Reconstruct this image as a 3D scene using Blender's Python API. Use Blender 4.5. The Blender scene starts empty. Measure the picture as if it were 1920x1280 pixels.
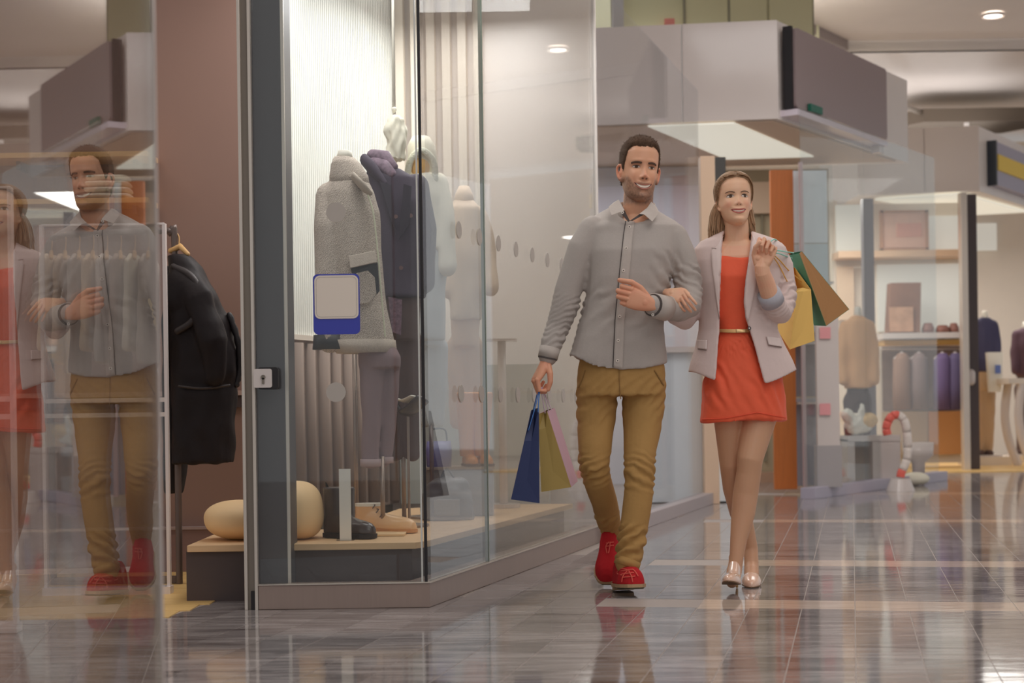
import bpy, bmesh, math, random
import numpy as np
from mathutils import Vector, Matrix, noise
from mathutils.bvhtree import BVHTree

random.seed(7)
C = bpy.context.scene.collection
SC = bpy.context.scene
PI = math.pi

# ------------------------------------------------------------------ camera
FPX, HOR, EYE, ROLL = 3000.0, 767.0, 0.735, 0.0145
cam_data = bpy.data.cameras.new('camera')
cam = bpy.data.objects.new('camera', cam_data)
C.objects.link(cam)
cr, sr = math.cos(ROLL), math.sin(ROLL)
cam.matrix_world = Matrix(((cr, sr, 0, 0), (0, 0, -1, 0), (-sr, cr, 0, EYE), (0, 0, 0, 1)))
cam_data.sensor_width = 36.0
cam_data.lens = FPX * 36.0 / 1920.0
cam_data.shift_y = (HOR - 640.0) / 1920.0
cam_data.clip_end = 200
cam_data.dof.use_dof = True
cam_data.dof.focus_distance = 6.45
cam_data.dof.aperture_fstop = 3.1
SC.camera = cam

# ------------------------------------------------------------------ world, lamps, exposure
SC.view_settings.view_transform = 'Standard'
SC.view_settings.look = 'None'
SC.view_settings.exposure = 0.08
SC.view_settings.gamma = 1.0
SC.view_settings.use_curve_mapping = False
SC.cycles.max_bounces = 10
SC.cycles.transparent_max_bounces = 24
SC.cycles.caustics_reflective = False
SC.cycles.caustics_refractive = False
world = bpy.data.worlds.new('mall_light')
SC.world = world
world.use_nodes = True
bg = world.node_tree.nodes['Background']
bg.inputs[0].default_value = (0.97, 0.985, 1.0, 1)
bg.inputs[1].default_value = 0.46

def area(name, loc, size, power, color=(1, 0.98, 0.965), rot=(0, 0, 0), sy=None):
    d = bpy.data.lights.new(name, 'AREA')
    d.shape = 'RECTANGLE'; d.size = size; d.size_y = sy or size
    d.energy = power; d.color = color
    o = bpy.data.objects.new(name, d)
    o.location = loc; o.rotation_euler = rot
    C.objects.link(o)
    return o

# ceiling luminaires over the mall walk, the shops' own ceiling lamps, and added uplights
area('mall_ceiling_lamp', (1.6, 4.2, 4.4), 2.6, 46)
area('mall_ceiling_lamp', (2.2, 9.5, 4.4), 2.2, 44)
area('mall_ceiling_lamp', (1.2, 0.6, 4.4), 2.6, 56, rot=(math.radians(22), 0, 0))
area('shop_window_lamp', (-0.72, 7.0, 2.9), 0.7, 10, sy=1.2)
area('shop_window_lamp', (-0.15, 8.2, 2.9), 0.6, 20, sy=1.0)
area('shop_window_lamp', (-0.62, 6.35, 2.9), 0.5, 6, sy=0.3)
area('entrance_lamp', (-2.3, 5.9, 3.0), 0.9, 6.5, color=(1, 0.90, 0.82))
area('far_shop_lamp', (1.1, 13.9, 2.95), 1.3, 22)
area('ceiling_fill', (1.6, 14.6, 4.0), 1.8, 36, rot=(PI, 0, 0), sy=.5)  # this and the next three: unseen uplights added to brighten the ceiling
area('ceiling_fill', (3.4, 9.0, 3.6), 2.6, 62, color=(1, .99, .98), rot=(PI, 0, 0))
area('ceiling_fill', (4.7, 19.3, 3.92), 2.4, 15, color=(1, .99, .98), rot=(PI, 0, 0), sy=1.8)
area('ceiling_fill', (-1.8, 8.2, 3.6), 1.6, 18, rot=(PI, 0, 0), sy=.5)
area('far_shop_lamp', (3.0, 16.6, 2.95), 1.8, 70, color=(1, 0.96, 0.91))
area('far_shop_lamp', (5.6, 20.0, 2.95), 2.0, 60, color=(1, 0.96, 0.91))

# ------------------------------------------------------------------ helpers
def W(px, py, d):
    """a point seen at photo position (px, py), d metres down the walk"""
    dx, dy = px - 960.0, HOR - py
    u, v = dx * cr + dy * sr, -dx * sr + dy * cr
    return Vector((u / FPX * d, d, EYE + v / FPX * d))

def lin(c):
    c = c / 255.0
    return c / 12.92 if c <= 0.04045 else ((c + 0.055) / 1.055) ** 2.4

def A(r, g, b, k=0.5):
    """surface colour from a photo colour lit to brightness k"""
    return tuple(min(0.92, lin(v) / k) for v in (r, g, b)) + (1,)

MATS = {}
def mat(name, color, rough=0.6, metal=0.0, bump=0.0, bscale=200.0, var=0.0, vscale=4.0,
        stretch=None, spec=0.5, emit=0.0, sheen=0.0, coat=0.0, detail=3.0):
    if name in MATS: return MATS[name]
    m = bpy.data.materials.new(name); m.use_nodes = True
    nt = m.node_tree; p = nt.nodes['Principled BSDF']
    p.inputs['Base Color'].default_value = color
    p.inputs['Roughness'].default_value = rough
    p.inputs['Metallic'].default_value = metal
    p.inputs['Specular IOR Level'].default_value = spec
    p.inputs['Coat Weight'].default_value = coat
    if sheen: p.inputs['Sheen Weight'].default_value = sheen
    if emit:
        p.inputs['Emission Color'].default_value = color
        p.inputs['Emission Strength'].default_value = emit
    tc = nt.nodes.new('ShaderNodeTexCoord')
    src = tc.outputs['Object']
    if stretch:
        mp = nt.nodes.new('ShaderNodeMapping'); mp.inputs['Scale'].default_value = stretch
        nt.links.new(src, mp.inputs[0]); src = mp.outputs[0]
    if var:
        n = nt.nodes.new('ShaderNodeTexNoise'); n.inputs['Scale'].default_value = vscale; n.inputs['Detail'].default_value = detail
        nt.links.new(src, n.inputs['Vector'])
        mx = nt.nodes.new('ShaderNodeMix'); mx.data_type = 'RGBA'
        a = [max(0, c * (1 - var)) for c in color[:3]] + [1]; b = [min(1, c * (1 + var)) for c in color[:3]] + [1]
        mx.inputs[6].default_value = a; mx.inputs[7].default_value = b
        nt.links.new(n.outputs[0], mx.inputs[0]); nt.links.new(mx.outputs[2], p.inputs['Base Color'])
    if bump:
        n2 = nt.nodes.new('ShaderNodeTexNoise'); n2.inputs['Scale'].default_value = bscale; n2.inputs['Detail'].default_value = 4
        nt.links.new(src, n2.inputs['Vector'])
        bp = nt.nodes.new('ShaderNodeBump'); bp.inputs['Strength'].default_value = bump; bp.inputs['Distance'].default_value = 0.01
        nt.links.new(n2.outputs[0], bp.inputs['Height']); nt.links.new(bp.outputs[0], p.inputs['Normal'])
    MATS[name] = m
    return m

def attr_mat(name, rough=0.5, attr='col', sss=0.0, bump=0.0, bscale=300):
    m = bpy.data.materials.new(name); m.use_nodes = True
    nt = m.node_tree; p = nt.nodes['Principled BSDF']
    a = nt.nodes.new('ShaderNodeAttribute'); a.attribute_name = attr
    nt.links.new(a.outputs['Color'], p.inputs['Base Color'])
    p.inputs['Roughness'].default_value = rough
    if sss:
        p.inputs['Subsurface Weight'].default_value = sss
        p.inputs['Subsurface Radius'].default_value = (0.012, 0.004, 0.002)
        p.inputs['Subsurface Scale'].default_value = 0.6
    if bump:
        n2 = nt.nodes.new('ShaderNodeTexNoise'); n2.inputs['Scale'].default_value = bscale
        tc = nt.nodes.new('ShaderNodeTexCoord'); nt.links.new(tc.outputs['Object'], n2.inputs['Vector'])
        bp = nt.nodes.new('ShaderNodeBump'); bp.inputs['Strength'].default_value = bump; bp.inputs['Distance'].default_value = 0.004
        nt.links.new(n2.outputs[0], bp.inputs['Height']); nt.links.new(bp.outputs[0], p.inputs['Normal'])
    return m

def glass_mat(name, f0=0.05, tint=(0.97, 0.985, 0.98), rough=0.0, power=5.0):
    """a clean pane: clear straight through, mirror-like at grazing angles"""
    m = bpy.data.materials.new(name); m.use_nodes = True
    nt = m.node_tree; nt.nodes.clear()
    out = nt.nodes.new('ShaderNodeOutputMaterial')
    mix = nt.nodes.new('ShaderNodeMixShader'); tr = nt.nodes.new('ShaderNodeBsdfTransparent'); gl = nt.nodes.new('ShaderNodeBsdfGlossy')
    tr.inputs[0].default_value = tint + (1,); gl.inputs['Roughness'].default_value = rough
    lw = nt.nodes.new('ShaderNodeLayerWeight'); lw.inputs[0].default_value = 0.5
    pw = nt.nodes.new('ShaderNodeMath'); pw.operation = 'POWER'; pw.inputs[1].default_value = power
    ma = nt.nodes.new('ShaderNodeMath'); ma.operation = 'MULTIPLY_ADD'; ma.inputs[1].default_value = 1 - f0; ma.inputs[2].default_value = f0
    nt.links.new(lw.outputs['Facing'], pw.inputs[0]); nt.links.new(pw.outputs[0], ma.inputs[0])
    nt.links.new(ma.outputs[0], mix.inputs[0]); nt.links.new(tr.outputs[0], mix.inputs[1]); nt.links.new(gl.outputs[0], mix.inputs[2])
    nt.links.new(mix.outputs[0], out.inputs[0])
    return m

def org(p):
    while p is not None and p.parent is not None: p = p.parent
    return Vector(p['_o']) if p is not None and '_o' in p else Vector((0, 0, 0))
class MB:
    def __init__(s): s.v = []; s.f = []; s.mi = []
    def add(s, vs, fs, mi=0):
        b = len(s.v); s.v.extend([Vector(v) for v in vs])
        s.f.extend([[b + i for i in f] for f in fs]); s.mi.extend([mi] * len(fs)); return s
    def box(s, c, size, rz=0.0, mi=0, M=None):
        hx, hy, hz = size[0] / 2, size[1] / 2, size[2] / 2
        vs = [Vector((x * hx, y * hy, z * hz)) for z in (-1, 1) for y in (-1, 1) for x in (-1, 1)]
        if M is None: M = Matrix.Translation(Vector(c)) @ Matrix.Rotation(rz, 4, 'Z')
        return s.add([M @ v for v in vs], [(0, 2, 3, 1), (4, 5, 7, 6), (0, 1, 5, 4), (2, 6, 7, 3), (0, 4, 6, 2), (1, 3, 7, 5)], mi)
    def span(s, a, b, w, z0, z1, mi=0):
        """upright slab of thickness w along the ground from a to b"""
        a = Vector((a[0], a[1], 0)); b = Vector((b[0], b[1], 0)); e = b - a
        c = (a + b) / 2; c.z = (z0 + z1) / 2
        return s.box(c, (e.length, w, z1 - z0), math.atan2(e.y, e.x), mi)
    def prism(s, poly, z0, z1, mi=0):
        n = len(poly)
        ar = sum(poly[i][0] * poly[(i + 1) % n][1] - poly[(i + 1) % n][0] * poly[i][1] for i in range(n))
        if ar < 0: poly = poly[::-1]
        vs = [(x, y, z0) for x, y in poly] + [(x, y, z1) for x, y in poly]
        fs = [list(range(n))[::-1], [n + i for i in range(n)]] + [(i, (i + 1) % n, n + (i + 1) % n, n + i) for i in range(n)]
        return s.add(vs, fs, mi)
    def loft(s, rings, cap=True, closed=True, mi=0):
        n = len(rings[0]); vs = [p for r in rings for p in r]; fs = []
        for i in range(len(rings) - 1):
            for j in range(n if closed else n - 1):
                k = (j + 1) % n
                fs.append((i * n + j, i * n + k, (i + 1) * n + k, (i + 1) * n + j))
        if cap:
            fs.append(list(range(n))[::-1]); fs.append([(len(rings) - 1) * n + j for j in range(n)])
        return s.add(vs, fs, mi)
    def tube(s, pts, rad, n=12, ref=None, round_end=True, mi=0, sq=None):
        """round or flattened tube; rad items r or (r_side, r_depth), side measured along ref"""
        pts = [Vector(p) for p in pts]
        if not isinstance(rad, (list, tuple)): rad = [rad] * len(pts)
        T = []
        for i in range(len(pts)):
            a = pts[max(0, i - 1)]; b = pts[min(len(pts) - 1, i + 1)]
            T.append((b - a).normalized())
        ref = Vector(ref) if ref else (Vector((1, 0, 0)) if abs(T[0].x) < 0.8 else Vector((0, 1, 0)))
        rings = []; u = None
        def ring(c, u, v, ra, rb):
            return [c + u * (ra * math.cos(2 * PI * k / n)) + v * (rb * math.sin(2 * PI * k / n)) for k in range(n)]
        fr = []
        for i, t in enumerate(T):
            base = ref if u is None else u
            u = (base - t * base.dot(t)).normalized(); v = t.cross(u)
            r = rad[i]; ra, rb = (r, r) if not isinstance(r, (tuple, list)) else r
            fr.append((pts[i], u, v, ra, rb))
        if round_end:
            c, u, v, ra, rb = fr[0]; m = min(ra, rb)
            for q in (0.94, 0.75, 0.4): rings.append(ring(c - T[0] * m * q, u, v, ra * math.sqrt(1 - q * q), rb * math.sqrt(1 - q * q)))
        for c, u, v, ra, rb in fr: rings.append(ring(c, u, v, ra, rb))
        if round_end:
            c, u, v, ra, rb = fr[-1]; m = min(ra, rb)
            for q in (0.4, 0.75, 0.94): rings.append(ring(c + T[-1] * m * q, u, v, ra * math.sqrt(1 - q * q), rb * math.sqrt(1 - q * q)))
        return s.loft(rings, mi=mi)
    def ball(s, c, r, M=None, nu=16, nv=10, mi=0):
        r = (r, r, r) if not isinstance(r, (tuple, list)) else r
        M = M or Matrix.Identity(4); c = Vector(c); rings = []
        for i in range(1, nv):
            ph = PI * i / nv
            rings.append([c + M.to_3x3() @ Vector((r[0] * math.sin(ph) * math.cos(2 * PI * k / nu), r[1] * math.sin(ph) * math.sin(2 * PI * k / nu), -r[2] * math.cos(ph))) for k in range(nu)])
        return s.loft(rings, mi=mi)
    def build(s, name, m, parent=None, smooth=False, bevel=0.0, kind=None, label=None, flip=False):
        me = bpy.data.meshes.new(name)
        off = org(parent)
        me.from_pydata([tuple(v - off) for v in s.v], [], s.f)
        ms = m if isinstance(m, (list, tuple)) else [m]
        for x in ms: me.materials.append(x)
        me.polygons.foreach_set('material_index', s.mi)
        if smooth: me.polygons.foreach_set('use_smooth', [True] * len(s.f))
        me.update()
        bm = bmesh.new(); bm.from_mesh(me); bmesh.ops.recalc_face_normals(bm, faces=bm.faces)
        if bevel:
            bmesh.ops.bevel(bm, geom=[e for e in bm.edges if len(e.link_faces) == 2 and e.calc_face_angle(0) > 0.5], offset=bevel, segments=2, affect='EDGES', profile=0.5)
        bm.to_mesh(me); bm.free()
        o = bpy.data.objects.new(name, me); C.objects.link(o)
        if parent is not None: o.parent = parent
        if kind: o['kind'] = kind
        if label: o['label'] = label
        return o

ROOTS = []
def thing(name, label, cat, loc=(0, 0, 0), group=None, kind=None):
    o = bpy.data.objects.new(name, None); C.objects.link(o)
    o.empty_display_size = 0.1
    o.location = loc; o['_o'] = tuple(loc); o['label'] = label; o['category'] = cat
    if group: o['group'] = group
    if kind: o['kind'] = kind
    ROOTS.append(o)
    return o
def tag(o, label, cat, group=None):
    o['label'] = label; o['category'] = cat
    if group: o['group'] = group
    return o
def struct(name, mb, m, **k):
    o = mb.build(name, m, **k); o['kind'] = 'structure'; o['_o'] = (0, 0, 0); ROOTS.append(o); return o

def remesh(o, voxel, smooth=3, fac=0.5):
    m = o.modifiers.new('r', 'REMESH'); m.mode = 'VOXEL'; m.voxel_size = voxel; m.use_smooth_shade = True
    if smooth:
        q = o.modifiers.new('s', 'SMOOTH'); q.iterations = smooth; q.factor = fac
    dg = bpy.context.evaluated_depsgraph_get()
    me = bpy.data.meshes.new_from_object(o.evaluated_get(dg))
    mats = list(o.data.materials); o.modifiers.clear(); o.data = me
    me.materials.clear()
    for x in mats: me.materials.append(x)
    return o

def coords(me):
    a = np.empty(len(me.vertices) * 3, np.float32); me.vertices.foreach_get('co', a); return a.reshape(-1, 3)
def normals(me):
    a = np.empty(len(me.vertices) * 3, np.float32); me.vertices.foreach_get('normal', a); return a.reshape(-1, 3)
def set_coords(me, a):
    me.vertices.foreach_set('co', a.astype(np.float32).ravel()); me.update()
def bvh_of(o):
    off = org(o)
    me = o.data
    return BVHTree.FromPolygons([v.co + off for v in me.vertices], [tuple(p.vertices) for p in me.polygons])
def bez(ps, n):
    """smooth polyline through points"""
    ps = [Vector(p) for p in ps]; out = []
    for i in range(len(ps) - 1):
        p0 = ps[max(i - 1, 0)]; p1 = ps[i]; p2 = ps[i + 1]; p3 = ps[min(i + 2, len(ps) - 1)]
        for k in range(n):
            t = k / n
            out.append(0.5 * ((2 * p1) + (p2 - p0) * t + (2 * p0 - 5 * p1 + 4 * p2 - p3) * t * t + (3 * p1 - p0 - 3 * p2 + p3) * t ** 3))
    out.append(ps[-1]); return out
# ------------------------------------------------------------------ materials of the building
GLASS = glass_mat('window_glass', 0.045)
GLASS_SIDE = glass_mat('side_window_glass', 0.06, tint=(0.95, 0.96, 0.955), power=3.4)
GLASS_NEAR = glass_mat('near_window_glass', 0.12, tint=(0.93, 0.92, 0.91), power=2.8)
ACRYL = glass_mat('clear_acrylic', 0.05, tint=(0.95, 0.95, 0.96))
M_white = mat('white_panel', A(172, 166, 162, .46), 0.32, var=.03)
M_gloss = mat('glossy_white_panel', A(158, 150, 146, .46), 0.13, var=.02)
M_ceil = mat('ceiling_paint', A(150, 145, 142, .34), 0.8, var=.03)
M_brown = mat('brown_wall_paint', A(92, 72, 64, .34), 0.75, var=.05, vscale=2)
M_alu = mat('brushed_aluminium', A(150, 142, 134, .45), 0.35, metal=.6, var=.08, stretch=(60, 60, 2))
M_aludark = mat('dark_aluminium', A(96, 88, 80, .45), 0.4, metal=.6)
M_char = mat('charcoal_column', A(54, 51, 53, .42), 0.45, var=.08, stretch=(20, 20, 1))
M_plinth = mat('taupe_plinth_metal', A(108, 94, 87, .42), 0.26, metal=.35, var=.05, stretch=(30, 30, 2))
M_black = mat('black_rubber', A(18, 15, 17, .4), 0.5)
M_wood = mat('light_oak', A(166, 138, 106, .48), 0.5, var=.12, vscale=6, stretch=(1, 14, 14))
M_woodfloor = mat('oak_floor', A(172, 132, 84, .40), 0.4, var=.18, vscale=5, stretch=(3, 14, 1))
M_dark = mat('dark_brown_laminate', A(54, 44, 43, .42), 0.5, var=.04)
M_cream = mat('cream_wall', A(168, 160, 150, .46), 0.7, var=.03)
M_beige = mat('beige_panel', A(150, 130, 112, .42), 0.6, var=.04)
M_khaki = mat('khaki_wall', A(118, 108, 90, .36), 0.7, var=.04)
M_orange = mat('orange_timber', A(128, 70, 28, .36), 0.45, var=.15, stretch=(14, 14, 1))
M_purplegrey = mat('blue_grey_plinth', A(118, 114, 124, .36), 0.35)
def lamp(name, rgb, s): return mat(name, tuple(lin(v) for v in rgb) + (1,), 0.5, emit=s, spec=.1)
L_panel = lamp('panel_light', (236, 234, 220), .50)
L_spot = lamp('downlight_glow', (255, 250, 240), 3.5)

# ------------------------------------------------------------------ floor
TH = math.radians(12.0)
G = Vector((math.sin(TH), math.cos(TH), 0)); S = Vector((math.cos(TH), -math.sin(TH), 0))
def st(s, t): return S * s + G * t
M_grout = mat('pale_grout', A(118, 110, 105, .42), 0.5)
def tile_mat(name, c1, c2, rough=.07):
    m = bpy.data.materials.new(name); m.use_nodes = True; nt = m.node_tree; p = nt.nodes['Principled BSDF']
    oi = nt.nodes.new('ShaderNodeObjectInfo'); tc = nt.nodes.new('ShaderNodeTexCoord')
    geo = nt.nodes.new('ShaderNodeNewGeometry')
    mp = nt.nodes.new('ShaderNodeMapping'); mp.inputs['Rotation'].default_value = (0, 0, TH); mp.inputs['Scale'].default_value = (3.0, 26, 8)
    nz = nt.nodes.new('ShaderNodeTexNoise'); nz.inputs['Scale'].default_value = 1.0; nz.inputs['Detail'].default_value = 6; nz.inputs['Distortion'].default_value = 1.2
    nt.links.new(geo.outputs['Position'], mp.inputs[0]); nt.links.new(mp.outputs[0], nz.inputs['Vector'])
    ad = nt.nodes.new('ShaderNodeMath'); ad.operation = 'MULTIPLY_ADD'; ad.inputs[1].default_value = 0.18; ad.inputs[2].default_value = -0.09
    nt.links.new(oi.outputs['Random'], ad.inputs[0])
    sm = nt.nodes.new('ShaderNodeMath'); sm.operation = 'ADD'; nt.links.new(nz.outputs[0], sm.inputs[0]); nt.links.new(ad.outputs[0], sm.inputs[1])
    rp = nt.nodes.new('ShaderNodeValToRGB'); rp.color_ramp.elements[0].position = .25; rp.color_ramp.elements[1].position = .8
    rp.color_ramp.elements[0].color = c1; rp.color_ramp.elements[1].color = c2
    nt.links.new(sm.outputs[0], rp.inputs[0]); nt.links.new(rp.outputs[0], p.inputs['Base Color'])
    p.inputs['Roughness'].default_value = rough; p.inputs['IOR'].default_value = 2.7
    n2 = nt.nodes.new('ShaderNodeTexNoise'); n2.inputs['Scale'].default_value = 5.0; n2.inputs['Detail'].default_value = 2
    m2 = nt.nodes.new('ShaderNodeMapping'); m2.inputs['Scale'].default_value = (1.0, 3.0, 1); nt.links.new(geo.outputs['Position'], m2.inputs[0]); nt.links.new(m2.outputs[0], n2.inputs['Vector'])
    bp = nt.nodes.new('ShaderNodeBump'); bp.inputs['Strength'].default_value = 0.10; bp.inputs['Distance'].default_value = .004
    nt.links.new(n2.outputs[0], bp.inputs['Height']); nt.links.new(bp.outputs[0], p.inputs['Normal'])
    return m
M_tile = tile_mat('polished_grey_stone', A(60, 54, 54, .40), A(126, 120, 118, .40))
M_band = tile_mat('polished_beige_stone', A(140, 124, 112, .44), A(160, 146, 134, .44))
fb = MB(); fb.box((2, 10.5, -.06), (26, 31, .1176))
floor = struct('floor', fb, M_grout)
def in_view(x, y):
    return y > 3.9 and -1.02 < (x * FPX / y) / 960.0 < 1.03
def blocked(x, y):
    # under the shop displays
    return (y > 6.35 and x < -.33 + (y - 6.0) * .29)
tw, tl, gap = 0.188, 0.2265, 0.0034
rows = []; t = 3.6; bands = [(5.83, 6.12), (7.42, 7.70), (10.16, 10.44), (13.3, 13.6)]; bi = 0
while t < 18.5:
    if bi < len(bands) and t + tl * .75 > bands[bi][0]:
        if bands[bi][0] - t > .05: rows.append((t, bands[bi][0], False))
        rows.append((bands[bi][0], bands[bi][1], True)); t = bands[bi][1]; bi += 1
    else:
        rows.append((t, t + tl, False)); t += tl
me_cache = {}
def tile_mesh(w, l, m):
    k = (round(w, 3), round(l, 3), m.name)
    if k not in me_cache:
        b = MB(); b.box((0, 0, -.01), (w - gap, l - gap, .02), -TH)
        me = bpy.data.meshes.new('tile'); me.from_pydata([tuple(v) for v in b.v], [], b.f); me.materials.append(m); me.update(); me_cache[k] = me
    return me_cache[k]
cand = []
for (t0, t1, band) in rows:
    for i in range(-24, 48):
        s0 = i * tw
        w = tw
        isb = band and s0 > -1.06
        if isb:
            if i % 3: continue
            w = tw * 3
        c = st(s0 + w / 2, (t0 + t1) / 2)
        if blocked(c.x, c.y): continue
        if c.x < -1.24 + (c.y - 6.0) * .2 and c.y > 5.75: continue
        near = in_view(c.x, c.y)
        if not near and not in_view(c.x * .55, c.y): continue
        cand.append((c.y, near, c, w, t1 - t0, M_band if isb else M_tile))
cand.sort(key=lambda q: (not q[1], q[0]))
rest = {}
for k, (_, near, c, w, l, m) in enumerate(cand):
    if near and k < 298:
        o = bpy.data.objects.new('tile', tile_mesh(w, l, m)); o.location = (c.x, c.y, random.uniform(0, .0006)); o.parent = floor; C.objects.link(o)
    else:
        b = rest.setdefault(m.name, (MB(), m))[0]
        b.box((c.x, c.y, -.01 + random.uniform(0, .0006)), (w - gap, l - gap, .02), -TH)
for nm, (b, m) in rest.items():
    b.build('distant_tiles' if 'grey' in nm else 'distant_band_tiles', m, floor, kind='stuff')

# oak boards inside the left shop
wf = MB(); wf.box((-3.2, 7.4, -.02), (4.2, 3.4, .02)); wood = struct('floor_oak', wf, mat('board_gap', A(80, 60, 40, .4), .6))
for i in range(14):
    y0 = 5.78 + i * .19
    x1 = -1.225 + (y0 + .09 - 6.0) * .2 if y0 < 6.25 else -.95
    L = x1 + 3.6
    b = MB(); b.box((x1 - L / 2, y0 + .094, -.003), (L, .184, .012)); b.build('board', M_woodfloor, wood)

# ------------------------------------------------------------------ left shop: window over the corner
GY = 6.0
side0 = Vector((-.325, 6.0, 0)); sdir = Vector((.80, 2.8, 0)).normalized(); sn = Vector((-sdir.y, sdir.x, 0))   # sn points into the shop
SL = 2.9
def sp(k, off=0.0): p = side0 + sdir * k + sn * off; return (p.x, p.y)
pl = MB(); pl.prism([(-.957, 5.97), (-.318, 5.97), sp(SL, -.012), sp(SL, .09), (-.40, 6.07), (-.957, 6.07)], 0.0, .091)
plinth = struct('trim_1', pl, M_plinth, bevel=.003)
lp = MB(); lp.prism([(-.957, 5.965), (-.314, 5.965), sp(SL, -.017), sp(SL, .03), (-.345, 6.0), (-.957, 6.0)], .0915, .0945); lp.build('ledge', M_alu, plinth)
ex = MB(); a, b_ = sp(SL), sp(SL + 3.45)
pl2 = MB(); pl2.span(a, (1.47, 12.1), .10, 0, .085); struct('trim_2', pl2, mat('grey_plinth_metal', A(118, 110, 110, .38), .4), bevel=.003)

w1 = MB(); w1.span((-.955, GY), (-.335, GY), .012, .095, 3.0); win1 = struct('window_1', w1, GLASS)
b = MB(); b.box((-.331, 6.0, 1.55), (.011, .018, 2.92)); b.build('corner_seal', M_black, win1)
b = MB(); b.box((-.345, 5.993, 1.55), (.006, .012, 2.92)); b.build('corner_edge', mat('pale_glass_edge', A(150, 150, 146, .45), .3), win1)
# round safety dots and the blank notice on the front pane
M_dot = mat('frosted_dot', A(128, 122, 116, .42), .6)
def disc(mb, c, r, n, th=.002, seg=24):
    n = Vector(n).normalized(); u = Vector((0, 0, 1)); v = n.cross(u)
    rings = [[Vector(c) + n * q + (u * math.cos(2 * PI * k / seg) + v * math.sin(2 * PI * k / seg)) * r for k in range(seg)] for q in (-th, th)]
    mb.loft(rings)
for (px, py) in ((630, 398), (630, 735)):
    b = MB(); disc(b, W(px, py, GY - .009), .037, (0, 1, 0), .001); b.build('safety_dot', M_dot, win1)
def rrect(w, h, r, n=5):
    out = []
    for cx, cy, a0 in ((w / 2 - r, h / 2 - r, 0), (-w / 2 + r, h / 2 - r, 90), (-w / 2 + r, -h / 2 + r, 180), (w / 2 - r, -h / 2 + r, 270)):
        for k in range(n + 1):
            a = math.radians(a0 + 90 * k / n); out.append((cx + r * math.cos(a), cy + r * math.sin(a)))
    return out
def plate(mb, c, poly, th, front=-1, mi=0):
    """upright flat plate facing the camera side, outline poly in (x, z)"""
    c = Vector(c)
    mb.loft([[c + Vector((x, -th / 2, z)) for x, z in poly], [c + Vector((x, th / 2, z)) for x, z in poly]], mi=mi)
nc = W(631, 570, GY - .010)
notice = thing('window_notice', 'blank white notice with a blue border stuck on the shop window front', 'sign', nc)
b = MB(); plate(b, nc, rrect(.174, .226, .018), .003); b.build('backing', mat('royal_blue', A(40, 46, 120, .42), .5), notice)
b = MB(); plate(b, nc + Vector((.0005, -.0030, .0265)), rrect(.164, .162, .020), .003); b.build('card', mat('notice_white', A(165, 156, 146, .44), .6), notice)
b = MB()
o1 = rrect(.152, .150, .016); i1 = rrect(.149, .147, .015); cc = nc + Vector((.0005, -.0048, .0265))
b.loft([[cc + Vector((x, 0, z)) for x, z in o1], [cc + Vector((x, 0, z)) for x, z in i1]], cap=False); b.build('border_line', mat('notice_line', A(125, 118, 110, .44), .6), notice)

# side window: two panes with their dots
w2 = MB(); w2.span(sp(.02), sp(.772), .012, .095, 3.0); win2 = struct('window_2', w2, GLASS_SIDE)
w3 = MB(); w3.span(sp(.778), sp(SL), .012, .095, 3.0); win3 = struct('window_3', w3, GLASS_SIDE)
b = MB(); b.span(sp(.770), sp(.779), .016, .095, 3.0); b.build('pane_joint', mat('green_glass_edge', A(92, 100, 92, .4), .3), win3)
b = MB(); b.span(sp(SL), sp(SL + .02), .03, .0, 3.2); b.build('pane_end', M_white, win3)
for k in range(9):
    for z in (1.455, .80):
        q = sp(.42 + k * .28, -.008)
        b = MB(); disc(b, (q[0], q[1], z), .035, (-sn.x, -sn.y, 0), .001); b.build('safety_dot', M_dot, win2 if k < 2 else win3)

# sliding door edge: two bright aluminium profiles with a dark groove, charcoal column behind the glass
dp = MB(); dp.box((-1.002, 5.985, 1.6), (.012, .03, 3.2)); door = struct('door_1', dp, M_alu, bevel=.002)
b = MB(); b.box((-.982, 5.998, 1.6), (.028, .026, 3.2)); b.build('groove', M_aludark, door)
b = MB(); b.box((-.963, 5.985, 1.6), (.011, .034, 3.2)); b.build('stile', M_alu, door)
b = MB(); b.box((-.975, 5.99, .035), (.02, .03, .07)); b.build('floor_guide', M_black, door)
lc = W(493, 709, 5.955)
b = MB(); plate(b, lc + Vector((.018, .014, 0)), rrect(.076, .082, .010), .022); b.build('lock_case', M_black, door)
lk = MB(); plate(lk, lc, rrect(.068, .070, .008), .012); lk = lk.build('lock', M_gloss, door, label='white square lock plate with a keyhole')
b = MB(); disc(b, lc + Vector((.002, -.008, .004)), .0085, (0, 1, 0), .003); b.box(lc + Vector((.002, -.008, -.010)), (.009, .006, .022)); b.build('key_cylinder', M_aludark, lk)
b = MB(); b.box(lc + Vector((.002, -.0118, .002)), (.002, .002, .009)); b.build('key_slot', M_black, lk)
cb = MB(); cb.box((-.913, 6.19, 1.6), (.112, .28, 3.2)); col = struct('wall_column', cb, M_char)
b = MB(); b.box((-.851, 6.06, 1.6), (.012, .012, 3.2)); b.build('edge_trim', M_alu, col)

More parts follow.
